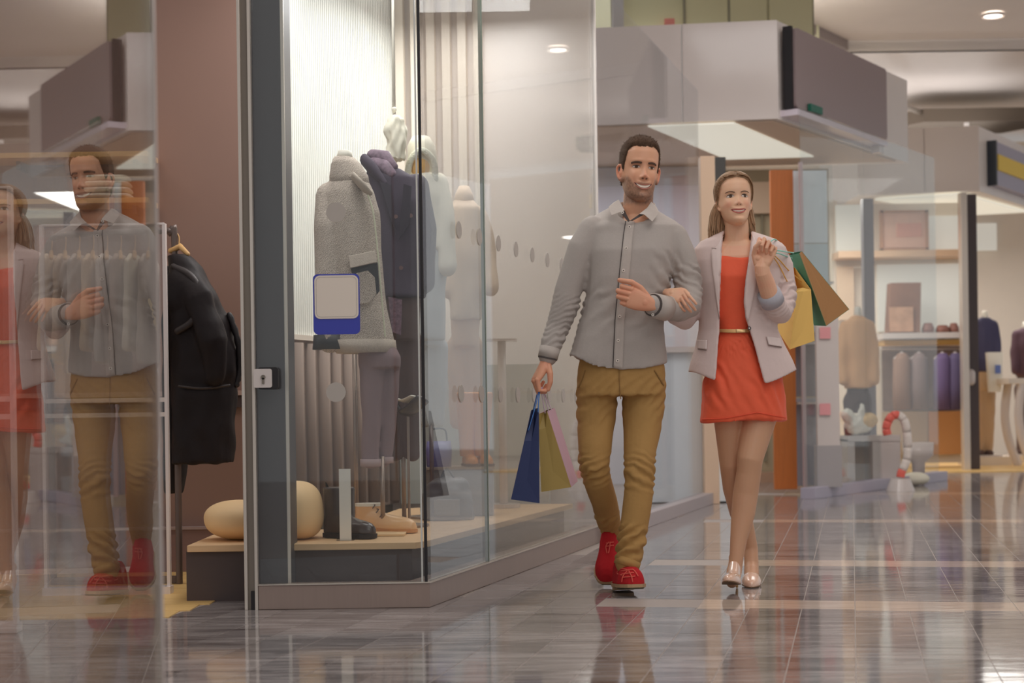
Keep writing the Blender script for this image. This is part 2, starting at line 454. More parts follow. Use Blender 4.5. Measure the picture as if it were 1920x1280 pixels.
# display bench along both windows
bench = thing('display_bench', 'long low display bench with oak top and dark brown sides behind the corner window', 'bench', (-.6, 6.4, 0))
poly_top = [(-1.275, 6.24), (-.385, 6.24), (-.335, 6.33), sp(2.70, .10), sp(2.60, .62), (-.60, 8.4), (-.76, 7.0), (-1.275, 7.0)]
b = MB(); b.prism(poly_top, .196, .222); b.build('top', M_wood, bench, bevel=.002)
poly_b = [(-1.285, 6.27), (-.40, 6.27), (-.37, 6.36), sp(2.66, .14), sp(2.55, .6), (-.58, 8.35), (-.78, 6.95), (-1.285, 6.95)]
b = MB(); b.prism(poly_b, .0, .196); b.build('base', M_dark, bench)

# slatted back wall of the window
bw = MB(); wa, wb = Vector((-1.10, 7.60)), Vector((-.66, 9.0))
bw.span((-1.14, 7.58), (-.69, 9.04), .02, 0, 3.2); wallb = struct('wall_left', bw, mat('slat_gap_shade', A(84, 78, 70, .40), .8))  # wall painted dark to give the shade between the slats
M_slat = mat('cream_slat', A(180, 176, 166, .44), .55)
N = 62
me_sl = None
for k in range(N):
    q = wa + (wb - wa) * ((k + .5) / N)
    ang = math.atan2(wb.y - wa.y, wb.x - wa.x)
    if me_sl is None:
        m_ = MB(); m_.box((0, 0, 0), (.0150, .026, 2.10), ang); me_sl = bpy.data.meshes.new('slat'); me_sl.from_pydata([tuple(v) for v in m_.v], [], m_.f); me_sl.materials.append(M_slat)
    o = bpy.data.objects.new('slat', me_sl); o.location = (q.x + .004, q.y - .01, 2.16); o.parent = wallb; C.objects.link(o)
M_taupe = mat('taupe_curtain', A(110, 95, 86, .50), .8)
dado = MB(); dado.span((-1.115, 7.53), (-.655, 8.98), .03, .22, 1.085); dado.build('dado', M_taupe, wallb)
dr = MB(); dr.span((-1.112, 7.51), (-.652, 8.96), .05, 1.085, 1.11); dr.build('dado_rail', M_cream, wallb)
for k in range(10):
    q = wa + (wb - wa) * (k / 9.5); m_ = MB(); m_.tube([(q.x + .02, q.y - .05, .24), (q.x + .02, q.y - .05, 1.07)], .028 + .008 * (k % 2), n=8, round_end=False); m_.build('curtain_fold', M_taupe, wallb, smooth=True)
b2 = MB(); b2.span((-.69, 9.06), (.46, 8.85), .03, 0, 3.2); wallr = struct('wall_back', b2, M_white)
for k in range(6):
    x = -.60 + k * .088; m_ = MB(); m_.box((x, 8.985 - k * .014, 1.78), (.046, .05, 2.8), -.18); m_.build('batten', mat('pale_batten', A(168, 160, 150, .44), .6), wallr)
lowp = MB(); lowp.span((-.62, 8.9), (.2, 8.72), .04, .22, .98); lowp.build('low_panel', mat('grey_low_panel', A(120, 122, 118, .40), .7), wallr)

# brown entrance wall with rail and skirting
wl = MB(); wl.box((-2.49, 7.52, 1.7), (2.84, .10, 3.4)); wbn = struct('wall_entrance', wl, M_brown)
b = MB(); b.box((-2.49, 7.458, .83), (2.84, .03, .022)); b.build('rail', mat('rail_light', A(128, 108, 100, .4), .5), wbn)
b = MB(); b.box((-2.49, 7.462, .79), (2.84, .02, .055)); b.build('rail_groove', M_dark, wbn)
b = MB(); b.box((-2.49, 7.45, .10), (2.84, .04, .20)); sk = b.build('skirting', mat('skirting_brown', A(84, 64, 60, .36), .6), wbn)
b = MB(); b.box((-2.49, 7.445, .205), (2.84, .05, .012)); b.build('skirting_cap', mat('skirting_cap', A(110, 94, 90, .4), .5), wbn)

# near shop window on the left that mirrors the walk
EPS = .0195
def nx(y): return -.715 + EPS * y
nw = MB(); nw.span((nx(.7), .7), (nx(2.955), 2.955), .010, 0.0, 3.2); win4 = struct('window_4', nw, GLASS_NEAR)
b = MB(); b.span((nx(2.953), 2.953), (nx(2.963), 2.963), .014, 0, 3.2); b.build('pane_edge', mat('pale_edge', A(140, 132, 128, .42), .4), win4)

# ------------------------------------------------------------------ second shop, between the pillars
b = MB(); b.span((.50, 8.87), (1.42, 11.98), .012, .09, 3.1); struct('window_5', b, glass_mat('dim_glass', .03, tint=(.94, .95, .96), power=11.0))
b = MB(); b.span((.45, 15.4), (1.98, 15.4), .08, 0, 3.04); w5 = struct('wall_shop', b, mat('pale_blue_wall', A(150, 149, 153, .40), .7, var=.04, vscale=1.5))
b = MB(); b.box((1.2, 15.32, 2.40), (1.5, .05, .9)); b.build('upper_panel', mat('lilac_panel', A(140, 138, 146, .40), .7), w5)
b = MB(); b.box((1.60, 14.6, .55), (.62, .25, 1.1)); b.build('low_cabinet', mat('olive_cabinet', A(136, 126, 104, .40), .6), w5)
ct = thing('white_counter', 'pale blue white counter behind the glass between the couple', 'counter', W(1265, 930, 11.2))
p0 = W(1240, 700, 12.3)
b = MB(); b.box((p0.x + .25, 12.4, .58), (.75, .4, 1.14)); b.build('body', mat('counter_white', A(160, 164, 168, .42), .5), ct)
b = MB(); b.box((p0.x + .25, 12.38, 1.17), (.80, .46, .04)); b.build('top', M_gloss, ct)
cp = MB(); cp.box((1.50, 12.12, 1.31), (.11, .14, 2.62)); struct('wall_pillar', cp, mat('tan_pillar', A(158, 136, 116, .42), .6), bevel=.004)
cp = MB(); cp.box((1.70, 13.0, 1.375), (.115, .12, 2.75)); struct('wall_post', cp, mat('black_green_post', A(44, 42, 40, .4), .4), bevel=.004)
b = MB(); b.box((2.52, 15.4, 1.5), (1.1, .08, 3.0)); rec = struct('wall_recess', b, M_khaki)
b = MB(); b.box((2.38, 15.3, 2.72), (.8, .06, .30)); b.build('head_panel', M_beige, rec)
b = MB(); b.box((2.3, 15.3, .05), (.9, .1, .10)); b.build('skirting', mat('tan_skirting', A(134, 108, 90, .40), .5), rec)
for xx in (2.14, 2.42):
    b = MB(); b.box((xx, 15.34, 1.4), (.014, .04, 2.4)); b.build('joint', mat('khaki_joint', A(92, 86, 72, .36), .6), rec)
b = MB(); b.box((2.29, 13.45, 1.37), (.19, .06, 2.68)); dr2 = struct('door_2', b, M_orange, bevel=.004)
b = MB(); b.tube([(2.24, 13.40, .9), (2.24, 13.40, 1.5)], .012, n=8); b.build('pull_handle', M_alu, dr2, smooth=True)

# ------------------------------------------------------------------ bulkhead over the second shop with its unlit sign
E = Vector((.557, .831, 0)).normalized(); NO = Vector((E.y, -E.x, 0))     # NO points out to the walk
P0 = Vector((2.20, 13.0, 0))
def ep(k, off=0.0): p = P0 + E * k + NO * off; return (p.x, p.y)
ZB, ZT = 3.06, 3.86
b = MB(); b.prism([(.42, 13.22), (P0.x, P0.y), ep(3.0), (2.2, 15.6), (.42, 15.6)], ZB, ZT); bulk = struct('wall_bulkhead', b, M_white)
for (x0, x1) in ((.42, 1.425), (1.437, 2.195)):
    y0 = 13.0 + (P0.x - x0) * .1236; y1 = 13.0 + (P0.x - x1) * .1236
    b = MB(); b.span((x0, y0 - .012), (x1, y1 - .012), .02, ZB, ZT); b.build('panel', M_gloss, bulk)
b = MB(); b.span((1.427, 13.092), (1.435, 13.091), .012, ZB, ZT); b.build('seam', mat('bright_seam', A(186, 182, 170, .45), .4), bulk)
b = MB(); b.prism([(.5, 13.25), (2.17, 13.04), (3.7, 15.3), (2.2, 15.5), (.5, 15.5)], ZB - .012, ZB - .002); b.build('soffit', mat('soffit_beige', A(146, 130, 116, .36), .6), bulk)
def onz(px, py, z):
    p = W(px, py, 1.0); k = (z - EYE) / (p.z - EYE); return (p.x * k, k)
q = [onz(1215, 235, ZB - .014), onz(1376, 229, ZB - .014), onz(1525, 292, ZB - .014), onz(1362, 297, ZB - .014)]
b = MB(); b.prism(q, ZB - .026, ZB - .013); b.build('light_panel', L_panel, bulk)
sg = thing('shop_sign', 'large unlit dark grey shop sign on the bulkhead, turned to the walk', 'sign', (ep(1.0, .1)[0], ep(1.0, .1)[1], 3.12))
def face_poly(k0, k1, z0, z1, off, th, r=.04):
    pts = rrect(k1 - k0, z1 - z0, r); out = []
    for o_ in (off, off + th):
        out.append([Vector((*ep((k0 + k1) / 2 + x, o_), (z0 + z1) / 2 + z)) for x, z in pts])
    return out
b = MB(); b.loft(face_poly(.06, 2.10, 3.15, 3.80, .03, .10)); b.build('face', mat('sign_grey', A(106, 94, 94, .40), .35), sg)
b = MB(); b.span(ep(.025, .07), ep(.06, .07), .075, 3.14, 3.81); b.build('end_cap', M_black, sg)
b = MB(); b.span(ep(.04, .07), ep(2.05, .07), .16, 3.085, 3.135); b.build('glass_ledge', mat('ledge_lilac', A(164, 156, 164, .44), .25), sg)
b = MB(); b.span(ep(.28, .15), ep(.52, .15), .03, 3.15, 3.21); b.build('green_indicator', mat('dark_green', A(14, 70, 56, .4), .4), sg)
b = MB(); b.span(ep(1.93, .08), ep(2.03, .08), .08, 3.02, 3.09); b.build('end_bracket', M_gloss, sg)

# glass balustrade of the floor above
bal = thing('balustrade', 'olive tinted glass balustrade of the upper floor above the bulkhead', 'railing', (1.5, 14.4, 3.86))
M_olive = mat('olive_glass', A(126, 122, 98, .36), .2)
xs = [.95, 1.6, 2.0, 2.35, 2.75]
for i in range(len(xs) - 1):
    b = MB(); b.box(((xs[i] + xs[i + 1]) / 2, 14.4 - i * .02, 4.35), (xs[i + 1] - xs[i] - .02, .02, .95)); b.build('glass_panel', M_olive, bal)
for x in xs:
    b = MB(); b.box((x, 14.38, 4.36), (.022, .04, 1.0)); b.build('post', mat('olive_post', A(84, 80, 66, .36), .5), bal)
b = MB(); b.box((1.0, 14.35, 4.36), (.10, .10, 1.0)); b.build('end_post', mat('grey_post', A(112, 108, 106, .36), .5), bal)
q = W(1256, 42, 14.3); b = MB(); b.box((q.x, 14.33, q.z), (.09, .02, .08)); b.build('red_sticker', mat('faded_red', A(140, 84, 76, .38), .6), bal)
b = MB(); b.box((1.6, 16.4, 4.6), (3.2, .05, 2.0)); struct('wall_upper', b, mat('upper_wall', A(132, 130, 112, .34), .7))

# ------------------------------------------------------------------ ceiling
ZC = 4.62
c0 = onz(1410, -2, ZC); c0 = Vector((c0[0], c0[1], 0)); ce = Vector((.56, .83, 0)).normalized()
ca = c0 - ce * 18; cb_ = c0 + ce * 2.2
b = MB(); b.prism([(ca.x, ca.y), (cb_.x, cb_.y), (9.5, cb_.y), (9.5, -2.0), (ca.x, -2.0)], ZC, ZC + .1); ceil = struct('ceiling', b, M_ceil)
b = MB(); b.span((ca.x, ca.y), (cb_.x, cb_.y), .14, ZC - .10, ZC + .12); b.build('edge_trim', mat('ceiling_edge', A(98, 90, 88, .34), .6), ceil)
zc2 = ZC - .12
b = MB(); b.box((cb_.x + 3.0, cb_.y + .03, ZC - .06), (6.2, .06, .12)); b.build('fascia', M_ceil, ceil)
b = MB(); b.box((cb_.x + 2.7, cb_.y + 4.2, zc2 + .05), (8.8, 8.4, .1)); b.build('lower_soffit', M_white, ceil)
e1, e2 = W(1640, 180, 17.6), W(1745, 217, 19.8)
b = MB(); b.tube([e1, e2], .03, n=6); b.build('far_edge_line', M_aludark, ceil)  # dark tube drawn for the far stretch of the ceiling edge
dk = thing('ceiling_recess', 'long dark recess in the ceiling above the far bulkhead', 'recess', W(1790, 226, 19.6))
q0 = W(1690, 228, 19.6); q1 = W(1905, 232, 19.6)
b = MB(); b.prism([(q0.x, 19.6), (q0.x + .2, 19.3), (q1.x + .3, 19.3), (q1.x + .4, 19.6), (q1.x, 20.2), (q0.x, 20.2)], q0.z - .06, q0.z + .10); b.build('slot', mat('recess_shade', A(66, 58, 50, .36), .8), dk)  # solid box; the shade of the cavity is put into its dark colour
q0 = W(1812, 228, 19.4); b = MB(); b.box(q0, (.05, .05, .2)); b.build('hanger', M_ceil, dk)
def downlight(px, py, d, r, label, z=None):
    p = W(px, py, d)
    t_ = thing('downlight', label, 'light', p, group='ceiling downlights')
    b = MB(); rr = lambda R, z_: [p + Vector((R * math.cos(2 * PI * k / 20), R * math.sin(2 * PI * k / 20), z_)) for k in range(20)]
    b.loft([rr(r * 1.25, .0), rr(r * 1.25, .03), rr(r, .03), rr(r, 0.004)], cap=False); b.build('rim', M_gloss, t_)
    b = MB(); b.loft([rr(r, .012), rr(r, .02)]); b.build('lens', L_spot, t_)
p = onz(1862, 32, ZC - .04); downlight(1862, 32, p[1], .09, 'round downlight in the upper ceiling at the top right')
downlight(1651, 257, onz(1651, 257, zc2 - .02)[1], .07, 'small lit downlight left of the far bulkhead, the left one of two')
downlight(1676, 266, onz(1676, 266, zc2 - .02)[1], .07, 'small lit downlight left of the far bulkhead, the right one of two')
for (xx, yy, ww) in ((1.80, 6.9, 'left'), (2.42, 6.6, 'right')):
    t_ = thing('downlight', 'round lit ceiling downlight mirrored in the white bulkhead, the %s one' % ww, 'light', (xx, yy, ZC - .06), group='downlights over the walk')
    b = MB(); rr = lambda R, z_: [Vector((xx + R * math.cos(2 * PI * k / 20), yy + R * math.sin(2 * PI * k / 20), ZC + z_)) for k in range(20)]
    b.loft([rr(.17, -.03), rr(.17, .0), rr(.13, .0), rr(.13, -.03)], cap=False); b.build('rim', M_gloss, t_)
    b = MB(); b.loft([rr(.13, -.03), rr(.13, -.02)]); b.build('lens', lamp('walk_downlight', (255, 250, 240), 14), t_)
# ------------------------------------------------------------------ garments and mannequins
def ellring(c, hw, hd, n=28, e=2.2, yaw=0.0):
    c = Vector(c); out = []
    for k in range(n):
        a = 2 * PI * k / n; ca_, sa_ = math.cos(a), math.sin(a)
        x = hw * math.copysign(abs(ca_) ** (2 / e), ca_); y = hd * math.copysign(abs(sa_) ** (2 / e), sa_)
        out.append(c + Vector((x * math.cos(yaw) - y * math.sin(yaw), x * math.sin(yaw) + y * math.cos(yaw), 0)))
    return out
def pring(y, xl, xr, hd, d, n=28, e=2.2, yaw=0.0):
    a, b = W(xl, y, d), W(xr, y, d); c = (a + b) / 2
    return ellring(c, (b - a).length / 2, hd, n, e, yaw)
def fold_noise(o, amp, scale, sx=1, sy=1, sz=1, seed=0.0):
    """push cloth in and out along its normals"""
    me = o.data; co = coords(me); nm = normals(me); out = co.copy()
    for i in range(len(co)):
        x, y, z = co[i]
        out[i] = co[i] + nm[i] * (amp * noise.noise((x * scale * sx + seed, y * scale * sy, z * scale * sz)))
    set_coords(me, out); return o
def garment(name, parent, m, rings, sleeves=(), voxel=.010, amp=.004, scale=14, label=None, extra=None, smooth=4, n=28, e=2.2, yaw=0.0):
    mb = MB(); mb.loft([pring(*r, n=n, e=e, yaw=yaw) for r in rings])
    for pts, rad in sleeves: mb.tube(pts, rad, n=14)
    if extra: extra(mb)
    o = mb.build(name, m, parent, label=label)
    remesh(o, voxel, smooth)
    if amp: fold_noise(o, amp, scale, sz=.55)
    return o
def herringbone(name, c1, c2):
    m = bpy.data.materials.new(name); m.use_nodes = True; nt = m.node_tree; p = nt.nodes['Principled BSDF']
    tc = nt.nodes.new('ShaderNodeTexCoord'); w = nt.nodes.new('ShaderNodeTexWave'); mp = nt.nodes.new('ShaderNodeMapping')
    mp.inputs['Rotation'].default_value = (0, .55, .3)
    w.bands_direction = 'Z'; w.inputs['Scale'].default_value = 60; w.inputs['Distortion'].default_value = 7.0; w.inputs['Detail'].default_value = 3; w.inputs['Detail Scale'].default_value = 3
    rp = nt.nodes.new('ShaderNodeValToRGB'); rp.color_ramp.elements[0].color = c1; rp.color_ramp.elements[1].color = c2
    nt.links.new(tc.outputs['Object'], mp.inputs[0]); nt.links.new(mp.outputs[0], w.inputs[0]); nt.links.new(w.outputs[0], rp.inputs[0]); nt.links.new(rp.outputs[0], p.inputs['Base Color'])
    bp = nt.nodes.new('ShaderNodeBump'); bp.inputs['Strength'].default_value = .35; bp.inputs['Distance'].default_value = .003
    nt.links.new(w.outputs[0], bp.inputs['Height']); nt.links.new(bp.outputs[0], p.inputs['Normal']); p.inputs['Roughness'].default_value = .9
    return m
M_tweed = herringbone('grey_tweed', A(100, 90, 82, .44), A(160, 150, 140, .44))
M_tweed2 = mat('pale_tweed', A(140, 130, 120, .44), .9, bump=.4, bscale=260, var=.15, vscale=120)
M_navy = mat('plum_navy_wool', A(48, 40, 51, .46), .8, bump=.15, bscale=300)
M_navyd = mat('plum_navy_dark', A(32, 26, 35, .46), .8)
M_mauve = mat('mauve_trouser', A(98, 82, 84, .42), .85, bump=.1, bscale=200)
M_brn = mat('dark_brown_trouser', A(62, 48, 46, .42), .85)
M_mann = mat('mannequin_white', A(176, 170, 160, .46), .5)
M_steel = mat('stand_steel', A(110, 98, 90, .42), .35, metal=.6)
M_creamcloth = mat('cream_cloth', A(178, 170, 156, .46), .8, bump=.1, bscale=60)
M_beigecloth = mat('beige_cloth', A(166, 148, 130, .44), .85, bump=.1, bscale=60)
M_bluegrey = mat('blue_grey_cloth', A(136, 140, 142, .42), .8)

def stand(parent, x, y, z0, z1, base=True):
    b = MB(); b.tube([(x, y, z0 + .01), (x, y, z1)], .010, n=10, round_end=False); b.build('stand_pole', M_steel, parent, smooth=True)
    if base:
        b = MB(); b.loft([ellring((x, y, z0), .11, .11), ellring((x, y, z0 + .008), .11, .11)]); b.build('stand_base', M_steel, parent)
BT = .2235  # bench top
# first: tweed coat
d = 6.75
m1 = thing('mannequin', 'headless mannequin in a grey tweed funnel neck coat and cuffed mauve trousers', 'mannequin', W(690, 960, d), group='mannequins in the corner window')
garment('coat', m1, M_tweed, [(332, 622, 686, .07, d), (345, 612, 694, .085, d), (362, 604, 702, .10, d), (400, 606, 712, .115, d), (460, 612, 714, .12, d), (520, 614, 718, .12, d), (580, 612, 726, .125, d), (640, 612, 738, .13, d), (655, 616, 739, .13, d)],
        sleeves=[([W(618, 366, d), W(615, 430, d - .04), W(616, 520, d - .06), W(618, 600, d - .07), W(619, 640, d - .07)], [.058, .060, .058, .054, .052])], voxel=.008, amp=.006, scale=11, yaw=-.35)
def collar(mb_, pts):  pass
b = MB(); b.loft([pring(352, 618, 694, .078, d - .01, yaw=-.35), pring(330, 618, 690, .075, d - .01, yaw=-.35), pring(308, 622, 676, .068, d, yaw=-.3), pring(296, 628, 664, .060, d, yaw=-.3), pring(312, 632, 662, .045, d, yaw=-.3)], cap=True); o = b.build('funnel_collar', M_tweed, m1, smooth=True)
b = MB(); b.loft([pring(300, 630, 662, .05, d), pring(284, 634, 660, .042, d), pring(282, 640, 654, .03, d)]); b.build('neck', M_mann, m1, smooth=True)
b = MB(); b.tube([W(664, 332, d - .10), W(683, 352, d - .13), W(694, 362, d - .12)], [(.012, .03), (.012, .036), (.01, .02)], n=10); b.build('collar_flap', M_tweed2, m1, smooth=True)
q0 = d - .145
def quadpatch(mb, corners, th=.008):
    cs = [Vector(c) for c in corners]; off = Vector((0, -th, 0))
    mb.loft([cs, [c + off for c in cs]])
b = MB(); quadpatch(b, [W(654, 480, q0), W(703, 470, q0 - .005), W(707, 492, q0 - .015), W(657, 503, q0 - .01)], .012); b.build('pocket_flap', M_tweed2, m1, bevel=.003)
b = MB(); quadpatch(b, [W(657, 502, q0 + .006), W(708, 492, q0), W(712, 545, q0 + .0), W(700, 560, q0), W(690, 520, q0), W(660, 512, q0)], .004); b.build('pocket_opening_shade', M_black, m1)  # black sheet laid in for the shade of the open pocket
b = MB(); quadpatch(b, [W(668, 512, q0 + .002), W(690, 507, q0), W(703, 520, q0), W(706, 552, q0), W(694, 568, q0), W(672, 571, q0 + .002)], .008); b.build('patch_pocket', M_tweed, m1, bevel=.003)
b = MB(); b.tube(bez([W(690, 366, d - .135), W(700, 400, d - .14), W(708, 470, d - .145), W(714, 540, d - .145), W(722, 630, d - .14)], 4), .0035, n=6); b.build('zip', mat('zip_pale', A(150, 150, 130, .44), .4), m1)
b = MB(); b.loft([pring(638, 610, 741, .138, d, yaw=-.35), pring(662, 634, 742, .138, d, yaw=-.35)]); b.build('hem_band', M_tweed2, m1, smooth=True)
b = MB(); b.loft([pring(628, 588, 650, .06, d - .06), pring(655, 586, 648, .06, d - .06)]); b.build('lining_cuff', M_black, m1, smooth=True)
garment('trousers', m1, M_mauve, [(640, 672, 735, .10, d), (670, 672, 752, .10, d), (690, 673, 752, .09, d)], sleeves=[([W(696, 690, d - .03), W(696, 780, d - .03), W(695, 862, d - .03)], [.052, .042, .037]), ([W(730, 690, d + .03), W(726, 780, d + .04), W(720, 860, d + .04)], [.048, .040, .032])], voxel=.008, amp=.006, scale=14)
b = MB(); b.tube([W(695, 860, d - .03), W(695, 874, d - .03)], .044, n=16, round_end=False); b.tube([W(721, 856, d + .04), W(721, 868, d + .04)], .038, n=16, round_end=False); b.build('turn_ups', mat('mauve_cuff', A(124, 108, 108, .42), .85), m1, smooth=True)
q = W(717, 900, d); stand(m1, q.x, q.y, BT, q.z + .1, False)
q = W(668, 900, d + .22); stand(m1, q.x, q.y, BT, 1.0)
# second: plum navy jacket
d = 7.1
m2 = thing('mannequin', 'headless mannequin in a plum navy pea jacket and patterned scarf, behind the tweed coat', 'mannequin', W(745, 950, d), group='mannequins in the corner window')
garment('jacket', m2, M_navy, [(318, 688, 752, .07, d), (335, 684, 778, .10, d), (380, 690, 800, .115, d), (450, 704, 798, .12, d), (520, 708, 794, .12, d), (560, 712, 800, .125, d)], sleeves=[([W(702, 350, d + .02), W(700, 430, d + .03), W(704, 520, d)], [.06, .056, .05]), ([W(782, 350, d), W(796, 430, d - .02), W(796, 530, d - .04)], [.058, .054, .048])], voxel=.009, amp=.008, scale=10)
b = MB(); b.tube([W(684, 300, d - .02), W(700, 318, d - .09), W(722, 345, d - .12)], [(.022, .03), (.02, .04), (.012, .02)], n=10); b.build('collar', M_navy, m2, smooth=True)
b = MB(); quadpatch(b, [W(712, 340, d - .13), W(734, 348, d - .13), W(742, 440, d - .135), W(728, 400, d - .13)], .008); quadpatch(b, [W(757, 345, d - .13), W(772, 350, d - .13), W(768, 420, d - .135), W(748, 450, d - .135)], .008); b.build('lapels', M_navyd, m2)
b = MB()
b.tube([W(703, 306, d - .02), W(720, 314, d - .07), W(733, 326, d - .08)], [.03, .035, .025], n=12); b.tube([W(700, 292, d), W(722, 296, d - .03), W(738, 312, d - .05)], [.03, .034, .02], n=12)
b.build('scarf', mat('patterned_scarf', A(86, 72, 82, .42), .8, var=.7, vscale=60), m2, smooth=True)
b = MB(); b.loft([pring(318, 708, 738, .05, d), pring(286, 712, 732, .04, d)]); b.build('neck', M_mann, m2, smooth=True)
for (px, py) in ((742, 406), (752, 502), (770, 404)):
    b = MB(); disc(b, W(px, py, d - .137), .009, (0, 1, 0), .003); b.build('button', mat('dark_button', A(70, 50, 48, .4), .3), m2)
garment('trousers', m2, M_brn, [(555, 722, 790, .10, d), (600, 724, 788, .10, d), (640, 722, 788, .09, d)], sleeves=[([W(742, 640, d), W(742, 740, d), W(742, 850, d)], [.055, .045, .036]), ([W(772, 640, d), W(774, 740, d), W(774, 850, d)], [.052, .044, .036])], amp=.005)
b = MB(); quadpatch(b, [W(728, 556, d - .13), W(754, 562, d - .13), W(752, 628, d - .12), W(735, 622, d - .12)], .006); b.build('shirt_tail', mat('patterned_shirt', A(80, 62, 72, .42), .8, var=.8, vscale=80), m2)
q = W(757, 900, d); stand(m2, q.x, q.y, BT, q.z + .3)
# third: cream parka with a hood
d = 7.65
m3 = thing('mannequin', 'mannequin in a cream hooded parka over pale blue grey clothes behind the corner', 'mannequin', W(800, 950, d), group='mannequins in the corner window')
garment('parka', m3, M_creamcloth, [(318, 775, 806, .07, d), (335, 762, 822, .10, d), (370, 760, 832, .115, d), (420, 768, 836, .12, d), (470, 770, 838, .12, d)], sleeves=[([W(822, 345, d), W(836, 420, d - .05), W(838, 500, d - .08)], [.055, .05, .044]), ([W(766, 350, d), W(760, 420, d - .03), W(764, 500, d - .05)], [.055, .05, .044])], amp=.012, scale=12)
b = MB(); b.loft([pring(330, 770, 815, .08, d + .02), pring(300, 764, 820, .11, d + .03), pring(275, 764, 816, .10, d + .04), pring(258, 772, 806, .07, d + .05)]); o = b.build('hood', M_creamcloth, m3, smooth=True)
b = MB(); b.tube(bez([W(764, 330, d - .07), W(770, 300, d - .09), W(790, 282, d - .09), W(812, 300, d - .08), (W(816, 335, d - .06))], 5), .016, n=10); b.build('hood_edge', mat('fur_edge', A(182, 176, 160, .46), .9, bump=.8, bscale=150), m3, smooth=True)
b = MB(); b.ball(W(788, 315, d - .06), (.045, .03, .055)); b.build('hood_lining', mat('amber_lining', A(160, 122, 66, .44), .7, var=.3, vscale=20), m3, smooth=True)
garment('skirt', m3, M_bluegrey, [(465, 772, 838, .11, d), (540, 774, 836, .10, d), (640, 784, 836, .10, d)], amp=.008)
garment('trousers', m3, M_bluegrey, [(620, 786, 832, .08, d), (650, 786, 832, .08, d)], sleeves=[([W(796, 650, d), W(795, 720, d), W(796, 790, d)], [.045, .038, .032]), ([W(824, 650, d), W(823, 720, d), W(822, 790, d)], [.045, .038, .032])], amp=.004)
q = W(810, 900, d); stand(m3, q.x, q.y, BT, q.z + .4)
# fourth: beige coat
d = 8.05
m4 = thing('mannequin', 'mannequin in a pale beige coat and tan trousers deepest in the corner window', 'mannequin', W(880, 950, d), group='mannequins in the corner window')
garment('coat', m4, M_beigecloth, [(372, 855, 884, .06, d), (392, 842, 900, .10, d), (440, 840, 908, .115, d), (500, 842, 910, .12, d), (560, 842, 906, .125, d), (600, 842, 904, .125, d)], sleeves=[([W(846, 405, d), W(838, 470, d), W(838, 545, d - .04)], [.05, .048, .042]), ([W(898, 405, d), W(912, 470, d - .02), W(920, 540, d - .06)], [.05, .048, .042])], amp=.01, scale=12)
b = MB(); b.loft([pring(392, 850, 890, .07, d), pring(368, 852, 888, .075, d), pring(350, 860, 880, .05, d)]); b.build('collar', M_beigecloth, m4, smooth=True)
garment('trousers', m4, mat('tan_trouser', A(160, 134, 112, .44), .8), [(585, 845, 900, .10, d), (650, 846, 898, .10, d)], sleeves=[([W(858, 650, d), W(858, 720, d), W(858, 790, d)], [.06, .05, .042]), ([W(886, 650, d), W(886, 720, d), W(886, 790, d)], [.06, .05, .042])], amp=.006)
q = W(872, 900, d); stand(m4, q.x, q.y, BT, q.z + .35)
# white hood ornament on a rod
d = 7.5
pn = thing('hanging_ornament', 'crumpled white fur trimmed cap hung from a thin white rod', 'ornament', W(738, 300, d))
b = MB(); b.tube([W(735, -160, d), W(738, 212, d)], .006, n=8, round_end=False); b.build('rod', M_mann, pn, smooth=True)
b = MB(); b.ball(W(739, 205, d), .012); b.build('knob', M_mann, pn, smooth=True)
b = MB(); b.loft([pring(216, 733, 747, .018, d), pring(226, 726, 757, .05, d), pring(246, 722, 762, .06, d), pring(262, 724, 761, .058, d), pring(300, 730, 758, .05, d)]); o = b.build('cap', M_creamcloth, pn); remesh(o, .006, 2); fold_noise(o, .016, 45, sz=.4)

# ------------------------------------------------------------------ things on the bench
M_peb = mat('cream_pebble', A(172, 146, 110, .47), .6, var=.06, vscale=5, bump=.05, bscale=30)
def pebble(px0, px1, py0, py1, d, label, sq=2.4, lean=0.0):
    a, b_ = W(px0, (py0 + py1) / 2, d), W(px1, (py0 + py1) / 2, d); c = (a + b_) / 2; rx = (b_ - a).length / 2
    rz = (W(px0, py0, d) - W(px0, py1, d)).length / 2; c.z = BT - .001 + rz * .985
    b = MB(); rings = []; nv = 26
    for i in range(1, nv):
        ph = -PI / 2 + PI * i / nv; cz = math.copysign(abs(math.sin(ph)) ** (2 / sq), math.sin(ph)); cr_ = abs(math.cos(ph)) ** (2 / sq)
        rings.append(ellring(c + Vector((lean * cz, 0, rz * cz)), rx * cr_, .16 * cr_, n=36, e=2.15))
    b.loft(rings); o = b.build('pebble_stool', M_peb, smooth=True); tag(o, label, 'stool', 'cream pebble stools on the bench'); return o
pb1 = pebble(384, 520, 940, 1014, 6.52, 'low smooth cream pebble seat on the bench left of the door edge', 2.3, -.01)
pb2 = pebble(508, 606, 899, 1008, 6.50, 'taller cream pebble seat on the bench right of the dark column', 2.6, -.008)
b = MB(); b.ball(W(596, 952, 6.42), (.006, .012, .022)); b.build('grip_hole', mat('pebble_hole', A(140, 112, 66, .42), .7), pb2.parent or None) if False else None

